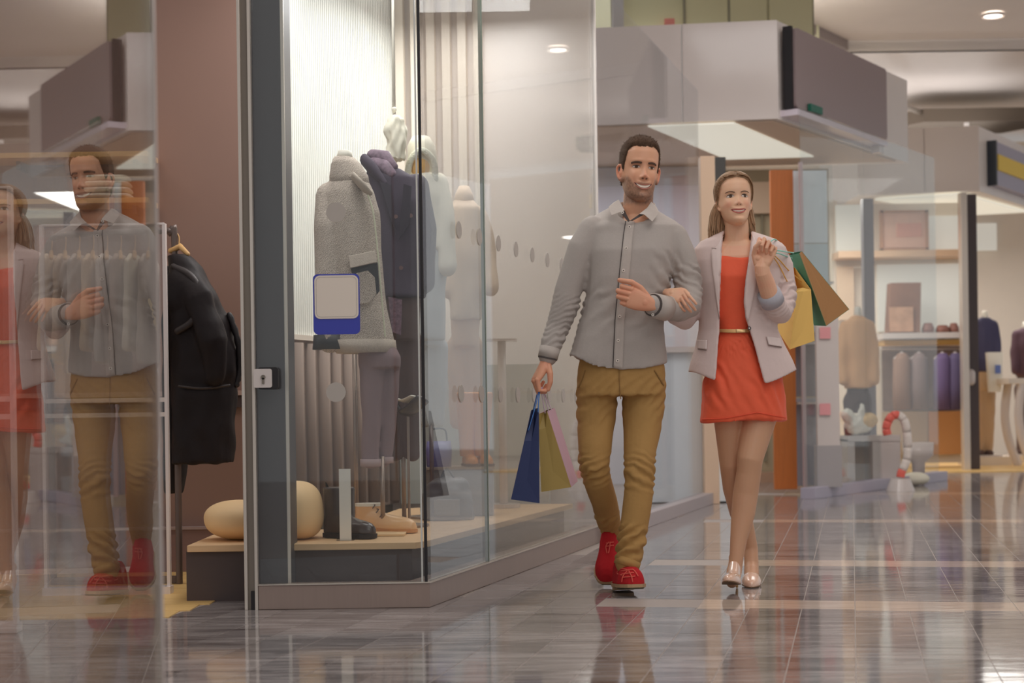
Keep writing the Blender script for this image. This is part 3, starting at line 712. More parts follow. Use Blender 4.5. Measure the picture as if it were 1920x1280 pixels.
def shoe(mb_up, mb_sole, toe, heel, w=.045, h_heel=.10, h_toe=.045, sole=.018, shaft=None, n=18, toe_w=.8, sole_mb=None, lift=0.0):
    """upper and sole lofted from heel to toe; D-shaped sections"""
    toe, heel = Vector(toe), Vector(heel); ax = (toe - heel); L = ax.length; ax.normalize()
    side = ax.cross(Vector((0, 0, 1))).normalized(); up = side.cross(ax).normalized()
    prof = [(0.0, .30, .55), (.03, .62, .85), (.10, .78, 1.0), (.25, .80, 1.0), (.38, .80, .86), (.52, .88, .66), (.68, 1.0, .53), (.82, 1.0 * toe_w + .1, .46), (.92, .78 * toe_w + .05, .40), (.98, .48, .28), (1.0, .2, .12)]
    rings, sr_ = [], []
    for t, wf, hf in prof:
        c = heel + ax * (L * t); hh = h_toe + (h_heel - h_toe) * max(0, min(1, (hf - .46) / .54)) if hf > .46 else h_toe * hf / .46
        ww = w * wf; r = []
        for k in range(n):
            a = 2 * PI * k / n; x = ww * math.copysign(abs(math.cos(a)) ** .8, math.cos(a)); z = math.sin(a)
            r.append(c + side * x + up * (sole + (hh * z if z > 0 else .004 * z)))
        rings.append(r)
        sr_.append([c + side * x_ + up * z_ for x_, z_ in ((ww + .004, 0), (ww + .005, sole), (-ww - .005, sole), (-ww - .004, 0))])
    mb_up.loft(rings); mb_sole.loft(sr_)
    return ax, side, up
M_bootblk = mat('black_leather', A(44, 36, 34, .42), .28, coat=.3, bump=.05, bscale=80)
M_tan = mat('tan_leather', A(170, 134, 100, .42), .32, coat=.3, var=.1)
d = 6.52
bt = thing('ankle_boot', 'black leather ankle boot on the bench beside the white card', 'boot', W(650, 985, d), group='footwear in the corner window')
u_, s_ = MB(), MB(); q = W(650, 985, d); z = BT
hx, tx = W(610, 985, d).x, W(706, 985, d).x
shoe(u_, s_, (tx, d - .10, z + .002), (hx, d + .02, z + .002), w=.046, h_heel=.10, h_toe=.05)
u_.loft([ellring((hx + .060, d + .01, z + .06), .062, .046), ellring((hx + .058, d + .01, z + .14), .062, .05), ellring((hx + .056, d + .01, z + .205), .066, .052)])
o = u_.build('upper', M_bootblk, bt); remesh(o, .005, 3); s_.build('sole', M_black, bt)
b = MB(); b.box((hx + .03, d + .005, z + .012), (.05, .06, .022)); b.build('heel', M_black, bt)
b = MB(); b.tube([(hx + .005, d + .01, z + .19), (hx + .005, d - .0, z + .225), (hx + .012, d + .01, z + .205)], .003, n=6); b.build('pull_tab', M_black, bt)
d = 6.85
bt = thing('chukka_boot', 'tan leather chukka boot on the bench behind the black boot', 'boot', W(720, 970, d), group='footwear in the corner window')
u_, s_ = MB(), MB(); hx, tx = W(668, 970, d).x, W(783, 965, d).x
shoe(u_, s_, (tx, d - .16, z + .002), (hx, d + .0, z + .002), w=.046, h_heel=.085, h_toe=.05, sole=.014)
u_.loft([ellring((hx + .055, d - .02, z + .05), .056, .042), ellring((hx + .058, d - .02, z + .115), .060, .044)])
o = u_.build('upper', M_tan, bt); remesh(o, .005, 3); s_.build('sole', mat('tan_sole', A(150, 110, 76, .42), .5), bt)
b = MB(); b.loft([ellring((hx + .058, d - .02, z + .108), .061, .045), ellring((hx + .058, d - .02, z + .120), .060, .044)]); b.build('collar', M_mann, bt)
b = MB()
for k in range(3):
    q = Vector((hx + .088 + k * .016, d - .075 - k * .012, z + .115 - k * .018)); b.tube([q + Vector((-.01, .03, 0)), q, q + Vector((-.008, -.03, -.012))], .0022, n=5)
b.build('laces', M_brn, bt)
cd = thing('price_card', 'tall narrow blank white card standing on the bench front', 'sign', W(648, 1003, 6.36))
q = W(648, 1003, 6.36); b = MB(); b.box((q.x, 6.36, BT + .142), (.046, .006, .284)); b.build('card', mat('card_white', A(168, 162, 154, .42), .5), cd)
b = MB(); b.box((q.x, 6.365, BT + .003), (.07, .05, .005)); b.build('foot', ACRYL, cd)
b = MB(); b.box((W(715, 985, 6.62).x, 6.62, BT + .004), (.2, .16, .008)); tag(b.build('leather_mat', mat('pale_leather_mat', A(160, 136, 104, .42), .6)), 'thin pale mat lying on the bench before the boots', 'mat')
# black and white sandal on a clear stand
d = 7.0
sd = thing('sandal', 'black and white sandal on a small shelf by the window corner', 'shoe', W(765, 770, d), group='footwear in the corner window')
b = MB(); b.tube(bez([W(742, 752, d), W(752, 772, d), W(768, 770, d - .05), W(792, 748, d - .1)], 4), [(.035, .010)] * 13, n=10, ref=(0, 1, 0)); b.build('sole', M_bootblk, sd, smooth=True)
b = MB(); b.tube(bez([W(745, 748, d), W(760, 752, d - .04), W(778, 744, d - .08)], 4), [(.03, .006)] * 9, n=10, ref=(0, 1, 0)); b.build('insole', M_mann, sd, smooth=True)
q = W(765, 790, d); b = MB(); b.tube([(q.x, d, BT), (q.x, d, q.z + .03)], .006, n=8); b.build('display_stem', M_steel, sd)
# block, bag and boots seen through the side pane
d = 7.74
blk = thing('display_block', 'low grey display block behind the side window, footwear and a bag on top', 'block', W(850, 960, d))
q0, q1 = W(800, 960, d), W(925, 960, d); zt = W(850, 880, d).z
b = MB(); b.box(((q0.x + q1.x) / 2, d + .09, (BT + zt) / 2), (q1.x - q0.x, .20, zt - BT)); b.build('box', mat('grey_block', A(108, 102, 96, .40), .6), blk, bevel=.004)
b = MB(); b.box(((q0.x + q1.x) / 2, d + .09, zt + .006), (q1.x - q0.x + .02, .22, .012)); b.build('cap', mat('block_cap', A(126, 116, 106, .40), .5), blk)
zt += .012
hb = thing('handbag', 'violet blue handbag on the grey display block', 'bag', W(822, 880, d))
q = W(822, 880, d); b = MB(); b.loft([ellring((q.x, d + .08, zt + .001), .06, .05, e=4), ellring((q.x, d + .08, zt + .08), .064, .045, e=4), ellring((q.x, d + .08, zt + .125), .058, .02, e=3)]); b.build('body', mat('violet_leather', A(92, 88, 128, .40), .4), hb, smooth=True)
b = MB(); b.tube(bez([(q.x - .04, d + .08, zt + .12), (q.x - .03, d + .08, zt + .18), (q.x + .03, d + .08, zt + .18), (q.x + .04, d + .08, zt + .12)], 5), .004, n=6); b.build('handle', M_navyd, hb, smooth=True)
M_orng = mat('orange_leather', A(166, 112, 66, .42), .4)
for i, (px, lab) in enumerate(((878, 'tall orange leather boot on the grey display block, the left one'), (906, 'tall orange leather boot on the grey display block, the right one'))):
    t_ = thing('tall_boot', lab, 'boot', W(px, 880, d + .05), group='footwear in the corner window')
    q = W(px, 880, d + .05); u_, s_ = MB(), MB(); shoe(u_, s_, (q.x + .03, d - .02, zt + .001), (q.x - .01, d + .13, zt + .001), w=.034, h_heel=.08, h_toe=.04, sole=.012)
    zz = W(px, 735, d + .05).z
    u_.loft([ellring((q.x - .005, d + .06, zt + .05), .036, .034), ellring((q.x - .005, d + .06, zt + .16), .040, .04), ellring((q.x, d + .06, zz), .054, .05)])
    o = u_.build('upper', M_orng, t_); remesh(o, .006, 2); s_.build('sole', M_brn, t_)
d = 7.45
dk_ = thing('leather_backpack', 'grey black leather backpack slumped on the bench behind the side window', 'bag', W(835, 945, d))
def pk(mb): pass
q = W(838, 945, d); b = MB(); b.loft([ellring((q.x, d + .05, BT + .002), .125, .07, e=3), ellring((q.x, d + .05, BT + .10), .12, .08, e=2.6), ellring((q.x + .005, d + .05, BT + .17), .095, .065, e=2.4), ellring((q.x + .01, d + .05, BT + .2), .05, .03)]); o = b.build('body', mat('grey_black_leather', A(84, 80, 78, .40), .4, var=.2, vscale=12), dk_); remesh(o, .008, 2); fold_noise(o, .012, 22)
b = MB(); b.box((q.x, d - .025, BT + .06), (.12, .02, .08)); b.build('front_pocket', mat('grey_leather', A(100, 96, 92, .40), .4), dk_, bevel=.006)
b = MB(); b.tube(bez([(q.x - .03, d + .03, BT + .19), (q.x, d + .02, BT + .24), (q.x + .035, d + .03, BT + .19)], 5), .005, n=6); b.build('handle', M_bootblk, dk_, smooth=True)
# little white shoe rack figure on the second bench piece
st_ = thing('shoe_pillar', 'slim white display pillar with a round foot beyond the side window joint', 'stand', W(955, 950, 8.25))
q = W(945, 960, 8.35); zt2 = W(945, 640, 8.35).z
b = MB(); b.tube([(q.x, 8.35, BT), (q.x, 8.35, zt2)], .022, n=14, round_end=False); b.build('pillar', M_gloss, st_, smooth=True)
b = MB(); b.loft([ellring((q.x, 8.35, BT), .085, .085), ellring((q.x, 8.35, BT + .02), .085, .085)]); b.build('foot', M_gloss, st_)
b = MB(); b.box((q.x, 8.35, zt2 + .006), (.16, .16, .012)); b.build('tray', M_gloss, st_)

# ------------------------------------------------------------------ entrance: rack, puffer coat, alarm gates, shelves
M_rack = mat('bronze_rack', A(74, 64, 60, .40), .4, metal=.5)
d = 6.9
rk = thing('clothes_rack', 'dark bronze clothes rack with rounded corners in the shop entrance', 'rack', W(331, 1035, d))
zt3 = W(331, 432, d).z; xr = W(331, 700, d).x; xl = W(85, 440, d).x
b = MB(); b.tube(bez([(xr, d, .0), (xr, d, .6), (xr, d, zt3 - .06), (xr - .018, d, zt3 - .012), (xr - .07, d, zt3), (xl + .1, d + .05, zt3 - .005)], 8), .0145, n=12); b.build('frame', M_rack, rk, smooth=True)
b = MB(); b.tube(bez([(xl + .1, d + .05, zt3 - .005), (xl + .02, d + .05, zt3 - .02), (xl, d + .05, zt3 - .08), (xl, d + .05, .5), (xl, d + .05, .0)], 8), .0145, n=12); b.build('frame_end', M_rack, rk, smooth=True)
b = MB(); b.box(((xl + xr) / 2, d + .03, .02), (xr - xl, .03, .03)); b.build('foot_bar', M_rack, rk)
M_puff = mat('black_puffer_nylon', A(24, 19, 20, .5), .6, bump=.35, bscale=14, spec=.25)
pc = thing('puffer_coat', 'long black quilted puffer coat hanging from the end of the clothes rack', 'coat', W(385, 860, d))
def quilt(mb): mb.ball(W(342, 545, d - .06), (.085, .07, .11))
o = garment('body', pc, M_puff, [(478, 316, 356, .07, d), (500, 318, 378, .09, d), (545, 316, 404, .11, d), (600, 318, 432, .12, d), (660, 320, 446, .12, d), (700, 320, 447, .12, d), (722, 322, 440, .105, d), (740, 322, 442, .115, d), (800, 322, 441, .12, d), (868, 322, 438, .115, d)],
        sleeves=[([W(342, 512, d - .05), W(372, 560, d - .10), W(400, 640, d - .12), W(404, 705, d - .11)], [.050, .064, .064, .045])], extra=quilt, voxel=.009, amp=.010, scale=16)
b = MB(); b.tube(bez([W(430, 590, d - .02), W(446, 640, d - .02), W(449, 690, d), W(443, 720, d)], 5), [.012, .016] * 8, n=8); b.build('zip_edge', M_black, pc, smooth=True)
b = MB(); b.tube(bez([W(326, 500, d - .08), W(360, 520, d - .11), W(376, 560, d - .12), W(362, 600, d - .13), W(334, 620, d - .12)], 5), .016, n=8); b.build('hood_rim', mat('puffer_rim', A(32, 26, 26, .45), .5), pc, smooth=True)
b = MB(); b.tube(bez([W(336, 724, d - .115), W(380, 728, d - .12), W(430, 722, d - .10)], 6), .006, n=6); b.build('waist_cord', mat('puffer_cord', A(34, 28, 28, .45), .5), pc)
b = MB(); b.tube([W(320, 470, d), W(338, 462, d - .02), W(352, 476, d - .04)], [.012, .014, .010], n=8); b.tube(bez([W(335, 464, d - .01), W(336, 446, d), W(331, 436, d)], 4), .003, n=6); b.build('hanger', mat('hanger_wood', A(150, 118, 76, .42), .5), pc, smooth=True)
dc = thing('dark_coat', 'black coat hanging lower behind the puffer coat on the rack', 'coat', W(340, 920, d + .1))
garment('body', dc, mat('black_wool', A(22, 18, 19, .4), .9), [(500, 312, 340, .08, d + .14), (600, 306, 346, .1, d + .14), (800, 306, 356, .1, d + .14), (870, 308, 350, .1, d + .14), (925, 310, 340, .09, d + .14)], amp=.01)
b = MB(); b.tube(bez([W(326, 505, d + .14), W(328, 470, d + .05), W(327, 438, d)], 4), .003, n=6); b.build('hook', M_steel, dc)
# clothes on hangers along the rack
hang_cols = [('cream', A(170, 158, 140, .44)), ('beige', A(150, 132, 112, .44)), ('grey', A(130, 124, 118, .44)), ('sand', A(160, 142, 116, .44)), ('pale grey', A(150, 146, 140, .44)), ('taupe', A(120, 106, 96, .44)), ('ivory', A(176, 166, 150, .44)), ('stone', A(138, 128, 116, .44))]
for i, (nm, c_) in enumerate(hang_cols):
    px = 96 + i * 26; dd = d + .045 - i * .005
    t_ = thing('hanging_garment', '%s garment on the entrance rack, %s hanger from its left end' % (nm, ['first', 'second', 'third', 'fourth', 'fifth', 'sixth', 'seventh', 'eighth'][i]), 'clothing', W(px, 650, dd), group='garments on the entrance rack')
    garment('body', t_, mat(nm.replace(' ', '_') + '_knit', c_, .9), [(478, px - 5, px + 6, .10, dd), (492, px - 9, px + 10, .17, dd), (560, px - 10, px + 10, .17, dd), (660 + (i % 3) * 22, px - 11, px + 11, .18, dd)], voxel=.012, amp=.010, scale=16, smooth=2)
    b = MB(); b.tube([W(px, 484, dd - .19), W(px, 472, dd), W(px, 484, dd + .19)], .009, n=8); b.tube(bez([W(px, 472, dd), W(px + 2, 452, dd), W(px, 436, dd)], 4), .003, n=6); b.build('hanger', MATS['hanger_wood'], t_, smooth=True)

M_edge = mat('gate_edge', A(164, 156, 154, .42), .3)
def gate(px0, px1, d, label):
    q0, q1 = W(px0, 700, d), W(px1, 700, d); zt = 1.515; zb = .03
    t_ = thing('alarm_gate', label, 'gate', ((q0.x + q1.x) / 2, d, 0), group='clear alarm gates at the entrance')
    b = MB(); b.box(((q0.x + q1.x) / 2, d, (zt + zb) / 2), (q1.x - q0.x - .02, .012, zt - zb)); b.build('panel', ACRYL, t_)
    for x in (q0.x, q1.x):
        b = MB(); b.box((x, d, (zt + zb) / 2), (.013, .03, zt - zb)); b.build('edge_profile', M_edge, t_)
    b = MB(); b.box(((q0.x + q1.x) / 2, d, zt), (q1.x - q0.x, .016, .008)); b.build('top_edge', M_edge, t_)
    for z_ in (.795, .735):
        b = MB(); b.box(((q0.x + q1.x) / 2, d - .005, z_), (q1.x - q0.x, .014, .018)); b.build('cross_bar', mat('gate_bar', A(160, 152, 148, .44), .4), t_)
    b = MB(); b.box(((q0.x + q1.x) / 2, d, .018), (q1.x - q0.x + .02, .07, .03)); b.build('foot', M_edge, t_)
gate(82, 312, 6.55, 'clear acrylic alarm gate with pale edges, the one by the clothes rack')
gate(-190, 24, 5.45, 'clear acrylic alarm gate at the left border, nearer than the other')
M_shelfw = mat('orange_oak_shelf', A(182, 132, 84, .42), .5, var=.1)
ws = []
for (py, lab) in ((290, 'orange oak wall shelf above the clothes rack, the upper one, empty'), (377, 'orange oak wall shelf above the clothes rack, the lower one, carrying folded towels')):
    q0, q1 = W(-60, py + 6, 7.25), W(276, py - 6, 7.25)
    t_ = thing('wall_shelf', lab, 'shelf', ((q0.x + q1.x) / 2, 7.36, (q0.z + q1.z) / 2), group='oak wall shelves')
    b = MB(); b.box(((q0.x + q1.x) / 2, 7.36, (q0.z + q1.z) / 2), (q1.x - q0.x, .22, .024)); b.build('board', M_shelfw, t_, bevel=.002)
    for x in (q0.x + .2, q1.x - .08):
        b = MB(); b.box((x, 7.40, (q0.z + q1.z) / 2 - .03), (.02, .12, .04)); b.build('bracket', M_rack, t_)
    ws.append((q0.z + q1.z) / 2 + .0125)
for k in range(4):
    q = W(200, 350, 7.3); t_w = mat('white_terry', A(184, 176, 160, .46), .9, bump=.4, bscale=120)
    b = MB(); w_ = .092 - k * .004
    b.tube([(q.x - w_, 7.34, ws[1] + .0145 + k * .028), (q.x - .03, 7.34, ws[1] + .0155 + k * .028), (q.x + w_, 7.34, ws[1] + .0145 + k * .028)], [(.09, .0135), (.095, .014), (.09, .0135)], n=16, ref=(0, 1, 0))
    tag(b.build('folded_towel', t_w, smooth=True), 'white folded towel on the lower oak shelf, %s of the stack' % ['bottom', 'second', 'third', 'top'][k], 'towel', 'folded white towels')

# ------------------------------------------------------------------ right shop behind the bulkhead
RA, RB = Vector((2.30, 12.5, 0)), Vector((4.07, 15.2, 0)); rd = (RB - RA).normalized(); rn = Vector((-rd.y, rd.x, 0))
def rp(k, off=0.0): p = RA + rd * k + rn * off; return (p.x, p.y)
RL = (RB - RA).length
b = MB(); b.span(rp(0), rp(RL), .12, 0, .088); struct('trim_3', b, M_purplegrey, bevel=.003)
b = MB(); b.span(rp(0, .02), rp(1.35, .02), .012, .09, 3.06); struct('window_6', b, GLASS)
b = MB(); b.span(rp(1.36, .02), rp(RL - .02, .02), .012, .09, 3.06); struct('window_7', b, GLASS)
M_postd = mat('dark_post', A(86, 80, 82, .38), .4)
for (px, w_, d_, h_, m_, nm) in ((1630, .10, 15.35, 2.7, M_postd, 'wall_post'), (1809, .07, 17.3, 3.0, M_alu, 'wall_jamb'), (1824, .10, 17.45, 3.0, mat('near_black_post', A(52, 44, 44, .38), .4), 'wall_jamb')):
    q = W(px, 700, d_); b = MB(); b.box((q.x, d_, h_ / 2), (w_, .12, h_)); struct(nm, b, m_, bevel=.004)
b = MB(); b.tube([W(1820, 714, 17.36), W(1820, 700, 17.36)], .05, n=12); tag(b.build('door_knob', M_gloss, smooth=True), 'pale round knob on the dark jamb of the right shop', 'knob')
bw = MB(); bw.box((5.2, 22.6, 2.2), (9.5, .1, 4.4)); wallf = struct('wall_far', bw, M_cream)
bw = MB(); bw.box((3.0, 18.6, 1.55), (1.6, .08, 3.1)); wfar2 = struct('wall_far_left', bw, M_cream)
b = MB(); b.box((5.6, 21.6, -.02), (9, 9, .05)); 
q0, q1 = W(1740, 860, 17.0), W(1806, 860, 17.0)
b = MB(); b.box((4.9, 18.6, .004), (3.2, 3.4, .012)); b.build('oak_patch', M_woodfloor, wood)
b = MB(); b.box((5.6, 22.5, .45), (1.6, .06, .9)); b.build('timber_dado', mat('brown_dado', A(140, 98, 58, .38), .6), wallf)
# bright wall niches, shelf band, picture
def wallrect(px0, py0, px1, py1, d, th=.03):
    a, c = W(px0, py1, d), W(px1, py0, d); b = MB(); b.box(((a.x + c.x) / 2, d, (a.z + c.z) / 2), (c.x - a.x, th, c.z - a.z)); return b
M_lit = lamp('niche_glow', (205, 203, 194), .45)  # brightness of the white panels put in as their own glow
bx = thing('shelf_unit', 'tall cream shelf unit with lit niches behind the right shop window', 'shelf', (4.4, 18.4, 0))
wallrect(1566, 500, 1810, 870, 18.40).build('back', M_cream, bx)
wallrect(1568, 384, 1616, 474, 18.36).build('glow_panel', M_lit, bx)
wallrect(1742, 404, 1806, 468, 18.36).build('glow_panel', M_lit, bx)
wallrect(1646, 494, 1806, 622, 18.36).build('glow_panel', M_lit, bx)
wallrect(1566, 470, 1810, 486, 18.2, .4).build('shelf', mat('tan_shelf', A(158, 132, 108, .42), .5), bx)
wallrect(1566, 380, 1810, 500, 18.44).build('upper_back', M_cream, bx)
wallrect(1570, 500, 1600, 600, 18.3).build('side_panel', mat('tan_side', A(160, 140, 120, .42), .6), bx)
wallrect(1646, 624, 1806, 637, 17.9, .5).build('shelf', M_gloss, bx)
wallrect(1650, 637, 1806, 648, 17.95, .4).build('lower_edge', mat('yellow_oak', A(160, 126, 70, .42), .5), bx)
wallrect(1655, 648, 1808, 770, 18.34).build('dark_back', mat('dark_back', A(80, 66, 60, .38), .7, var=.5, vscale=5), bx)
wallrect(1740, 770, 1808, 852, 18.30).build('timber_base', mat('timber_base', A(138, 98, 60, .38), .6), bx)
wallrect(1655, 770, 1740, 852, 18.30).build('base', mat('olive_base', A(120, 104, 86, .38), .6), bx)
pic = thing('framed_picture', 'pink and cream print in a brown frame high on the shop wall', 'picture', W(1695, 468, 18.2))
b = MB()
for r in ((1650, 394, 1655, 470), (1735, 394, 1740, 470), (1650, 394, 1740, 399), (1650, 465, 1740, 470)):
    a, c = W(r[0], r[3], 18.2), W(r[2], r[1], 18.2); b.box(((a.x + c.x) / 2, 18.2, (a.z + c.z) / 2), (c.x - a.x, .04, c.z - a.z))
b.build('frame', mat('brown_frame', A(136, 104, 84, .42), .5), pic)
wallrect(1655, 399, 1735, 465, 18.21, .02).build('print', mat('pink_print', A(162, 134, 120, .42), .6, var=.14, vscale=3, stretch=(1, 1, 3)), pic)
wallrect(1682, 418, 1728, 444, 18.195, .01).build('print_block', mat('pink_block', A(160, 118, 106, .42), .6), pic)
wallrect(1826, 418, 1868, 470, 22.4).build('glow_panel', M_lit, wallf)  # bright white top on the wall, made to glow though no lamp
bb = thing('brown_carton', 'tall brown paper carton with a printed figure on the lit shelf', 'box', W(1695, 624, 17.9))
b = MB(); a, c = W(1664, 624, 17.85), W(1722, 530, 17.85); a2, c2 = W(1669, 530, 17.85), W(1725, 530, 17.85)
b.loft([[Vector((a.x, 17.8, a.z)), Vector((c.x, 17.8, a.z)), Vector((c.x, 18.0, a.z)), Vector((a.x, 18.0, a.z))], [Vector((a2.x, 17.8, c.z)), Vector((c2.x, 17.8, c.z)), Vector((c2.x, 18.0, c.z)), Vector((a2.x, 18.0, c.z))]])
b.build('body', mat('brown_carton', A(98, 70, 56, .42), .7, var=.3, vscale=4), bb)
wallrect(1668, 575, 1712, 622, 17.78, .01).build('printed_patch', mat('carton_print', A(134, 104, 84, .40), .7, var=.4, vscale=8), bb)
for i, (px, w_) in enumerate(((1738, 20), (1765, 24), (1786, 16))):
    b = MB(); q = W(px, 622, 17.9); hw = w_ * 17.9 / 6000; zz = W(px, 606 + (i % 2) * 4, 17.9).z; zb = W(px, 624, 17.9).z
    b.loft([ellring((q.x, 17.85, zb + .001), hw, .08, e=3), ellring((q.x, 17.85, (zb + zz) / 2), hw * 1.05, .085, e=2.6), ellring((q.x, 17.85, zz), hw * .7, .05)])
    tag(b.build('small_pouch', mat('dark_red_pouch', A(92, 62, 54, .40), .6), smooth=True), 'small dark red pouch on the lit shelf, %s right of the brown carton' % ['first', 'second', 'third'][i], 'pouch', 'pouches on the lit shelf')
# clothes on a rail under the shelf
for i, (px, cc, lab) in enumerate(((1690, (96, 74, 62), 'brown garment on the back rail left of the others'), (1722, (88, 74, 72), 'grey brown garment on the back rail in the middle'), (1766, (70, 58, 84), 'dark purple garment on the back rail'), (1790, (62, 54, 76), 'navy purple garment at the right end of the back rail'))):
    t_ = thing('hanging_garment', lab, 'clothing', W(px, 770, 17.7), group='garments on the back rail')
    b = MB(); b.loft([pring(662, px - 6, px + 8, .06, 17.7), pring(674, px - 15, px + 17, .09, 17.7), pring(720, px - 16, px + 18, .09, 17.7), pring(768, px - 15, px + 18, .09, 17.7)]); b.build('body', mat('back_rail_cloth_%s' % 'abcd'[i], A(*cc, .38), .8), t_, smooth=True)
    b = MB(); b.tube([W(px - 13, 672, 17.7), W(px + 1, 660, 17.7), W(px + 15, 672, 17.7)], .012, n=6); b.build('hanger', M_gloss, t_)
tag(MB().tube([W(1655, 655, 17.7), W(1806, 655, 17.7)], .015, n=8).build('clothes_rail', M_steel, smooth=True), 'thin steel rail under the lit shelf carrying garments', 'rail')

def far_mannequin(px, d, top, hem, foot, hw, coat_m, tr_m, label, arm=True, bag=None):
    t_ = thing('mannequin', label, 'mannequin', W(px, foot, d), group='mannequins in the right shop')
    hd = .12; s = FPX / d; w = hw
    L = hem - top
    garment('coat', t_, coat_m, [(top + L * .06, px - w * .45, px + w * .45, .06, d), (top + L * .14, px - w * .85, px + w * .85, .10, d), (top + L * .35, px - w * .95, px + w * .95, hd, d), (top + L * .65, px - w * .9, px + w * .95, hd, d), (hem, px - w, px + w * 1.05, hd + .02, d)],
            sleeves=[([W(px - w * .85, top + L * .2, d), W(px - w * 1.15, top + L * .55, d - .03), W(px - w * 1.1, top + L * .9, d - .08)], [.065, .058, .05]), ([W(px + w * .85, top + L * .2, d), W(px + w * 1.2, top + L * .55, d - .03), W(px + w * 1.25, top + L * .9, d - .08)], [.065, .058, .05])], voxel=.018, amp=.015, scale=9)
    b = MB(); b.loft([pring(top + L * .12, px - w * .32, px + w * .32, .06, d), pring(top - L * .02, px - w * .24, px + w * .24, .05, d), pring(top - L * .05, px - w * .18, px + w * .18, .04, d)]); b.build('neck', M_mann, t_, smooth=True)
    garment('trousers', t_, tr_m, [(hem - 8, px - w * .8, px + w * .8, .11, d), (hem + (foot - hem) * .2, px - w * .8, px + w * .8, .11, d)], sleeves=[([W(px - w * .42, hem + (foot - hem) * .15, d), W(px - w * .42, foot - 6, d)], [.085, .055]), ([W(px + w * .42, hem + (foot - hem) * .15, d), W(px + w * .42, foot - 6, d)], [.085, .055])], voxel=.018, amp=.01)
    b = MB()
    for sx in (-.42, .42): b.ball(W(px + w * sx, foot - 3, d - .05), (.05, .11, .035))
    b.build('shoes', M_brn, t_, smooth=True)
    q = W(px, foot, d); b = MB(); b.loft([ellring((q.x, d, q.z - .02), .2, .2), ellring((q.x, d, q.z), .2, .2)]); b.build('stand_base', M_gloss, t_)
    if q.z > .05:
        b = MB(); b.box((q.x, d, (q.z - .02) / 2), (.5, .45, q.z - .02)); b.build('podium', M_cream, t_)
    return t_
far_mannequin(1608, 14.6, 582, 728, 868, 25, mat('camel_coat', A(166, 128, 92, .42), .8), M_brn, 'headless mannequin in a camel coat in the right shop window')
far_mannequin(1846, 18.6, 588, 698, 852, 19, mat('navy_coat', A(44, 42, 62, .40), .8), mat('khaki_trouser', A(138, 116, 92, .42), .8), 'mannequin in a navy coat beside the dark jamb at the right')
far_mannequin(1922, 19.2, 608, 706, 850, 17, mat('maroon_coat', A(62, 44, 52, .40), .8), mat('dark_trouser', A(70, 58, 56, .4), .8), 'mannequin in a dark maroon coat at the right border')
bgw = thing('white_tote', 'white tote bag with a blue mark held by the navy mannequin', 'bag', W(1868, 735, 18.2))
b = MB(); a, c = W(1850, 735, 18.2), W(1880, 660, 18.2); b.loft([[Vector((a.x + .03, 18.15, a.z)), Vector((c.x - .04, 18.15, a.z)), Vector((c.x - .04, 18.25, a.z)), Vector((a.x + .03, 18.25, a.z))], [Vector((a.x, 18.17, c.z)), Vector((c.x, 18.17, c.z)), Vector((c.x, 18.23, c.z)), Vector((a.x, 18.23, c.z))]]); b.build('body', M_mann, bgw)
wallrect(1866, 684, 1876, 700, 18.13, .01).build('blue_mark', mat('blue_mark', A(70, 84, 128, .4), .5), bgw)
tb = thing('trestle_table', 'white trestle table with curved legs at the right border', 'table', W(1915, 860, 18.0))
a = W(1876, 715, 18.0); b = MB(); b.box((a.x + .6, 18.0, a.z), (1.2, .6, .06)); b.build('top', M_cream, tb)
for dy in (-.25, .25):
    b = MB(); b.tube(bez([(a.x + .16, 18.0 + dy, a.z - .03), (a.x + .12, 18.0 + dy, .6), (a.x + .16, 18.0 + dy, .3), (a.x + .26, 18.0 + dy, .02)], 4), .05, n=8); b.build('leg', M_gloss, tb, smooth=True)
# things low in the right window
d = 14.1
wt = thing('white_side_table', 'white box side table in the right shop window', 'table', W(1620, 890, d))
a, c = W(1582, 890, d), W(1678, 820, d); zb = .0
b = MB(); b.box(((a.x + c.x) / 2, d, c.z), (c.x - a.x, .4, .05)); b.build('top', M_gloss, wt)
for x in (a.x + .03, c.x - .12):
    b = MB(); b.box((x, d, c.z / 2), (.06 if x < a.x + .1 else .24, .38, c.z - .02)); b.build('side', M_gloss, wt)
b = MB(); b.box(((a.x + c.x) / 2, d + .17, c.z / 2), (c.x - a.x - .1, .03, c.z - .05)); b.build('back', M_beige, wt)
toy = thing('plush_lamb', 'white plush lamb with a tan back on the white side table', 'toy', W(1612, 816, d))
zt = c.z + .026; q = W(1610, 790, d)
b = MB(); b.ball((q.x, d, zt + .10), (.13, .09, .098)); b.ball((q.x - .10, d - .02, zt + .17), (.06, .06, .07)); b.ball((q.x + .02, d - .05, zt + .19), (.03, .03, .10)); o = b.build('body', M_mann, toy); remesh(o, .014, 3); fold_noise(o, .012, 30)
b = MB(); b.ball((q.x + .08, d - .02, zt + .13), (.085, .08, .07)); b.build('tan_back', mat('tan_plush', A(170, 140, 100, .42), .9, bump=.5, bscale=60), toy, smooth=True)
ac = thing('striped_cane', 'large red and white striped cane shaped prop standing in the right window', 'prop', W(1690, 900, d - .55))
pts = bez([W(1664, 815, d - .55), W(1662, 800, d - .55), W(1670, 782, d - .55), W(1684, 778, d - .55), W(1697, 792, d - .55), W(1702, 830, d - .55), W(1700, 862, d - .55), W(1690, 886, d - .55), W(1688, 900, d - .55)], 4)
M_cr, M_cw = mat('candy_red', A(176, 76, 66, .42), .35), mat('candy_white', A(170, 162, 156, .44), .35)
k0 = 0
for k in range(0, len(pts) - 3, 3):
    b = MB(); b.tube(pts[k:k + 4], .036, n=12, round_end=False); b.build('stripe', M_cr if (k // 3) in (0, 1, 2, 3, 9, 10) else M_cw, ac, smooth=True)
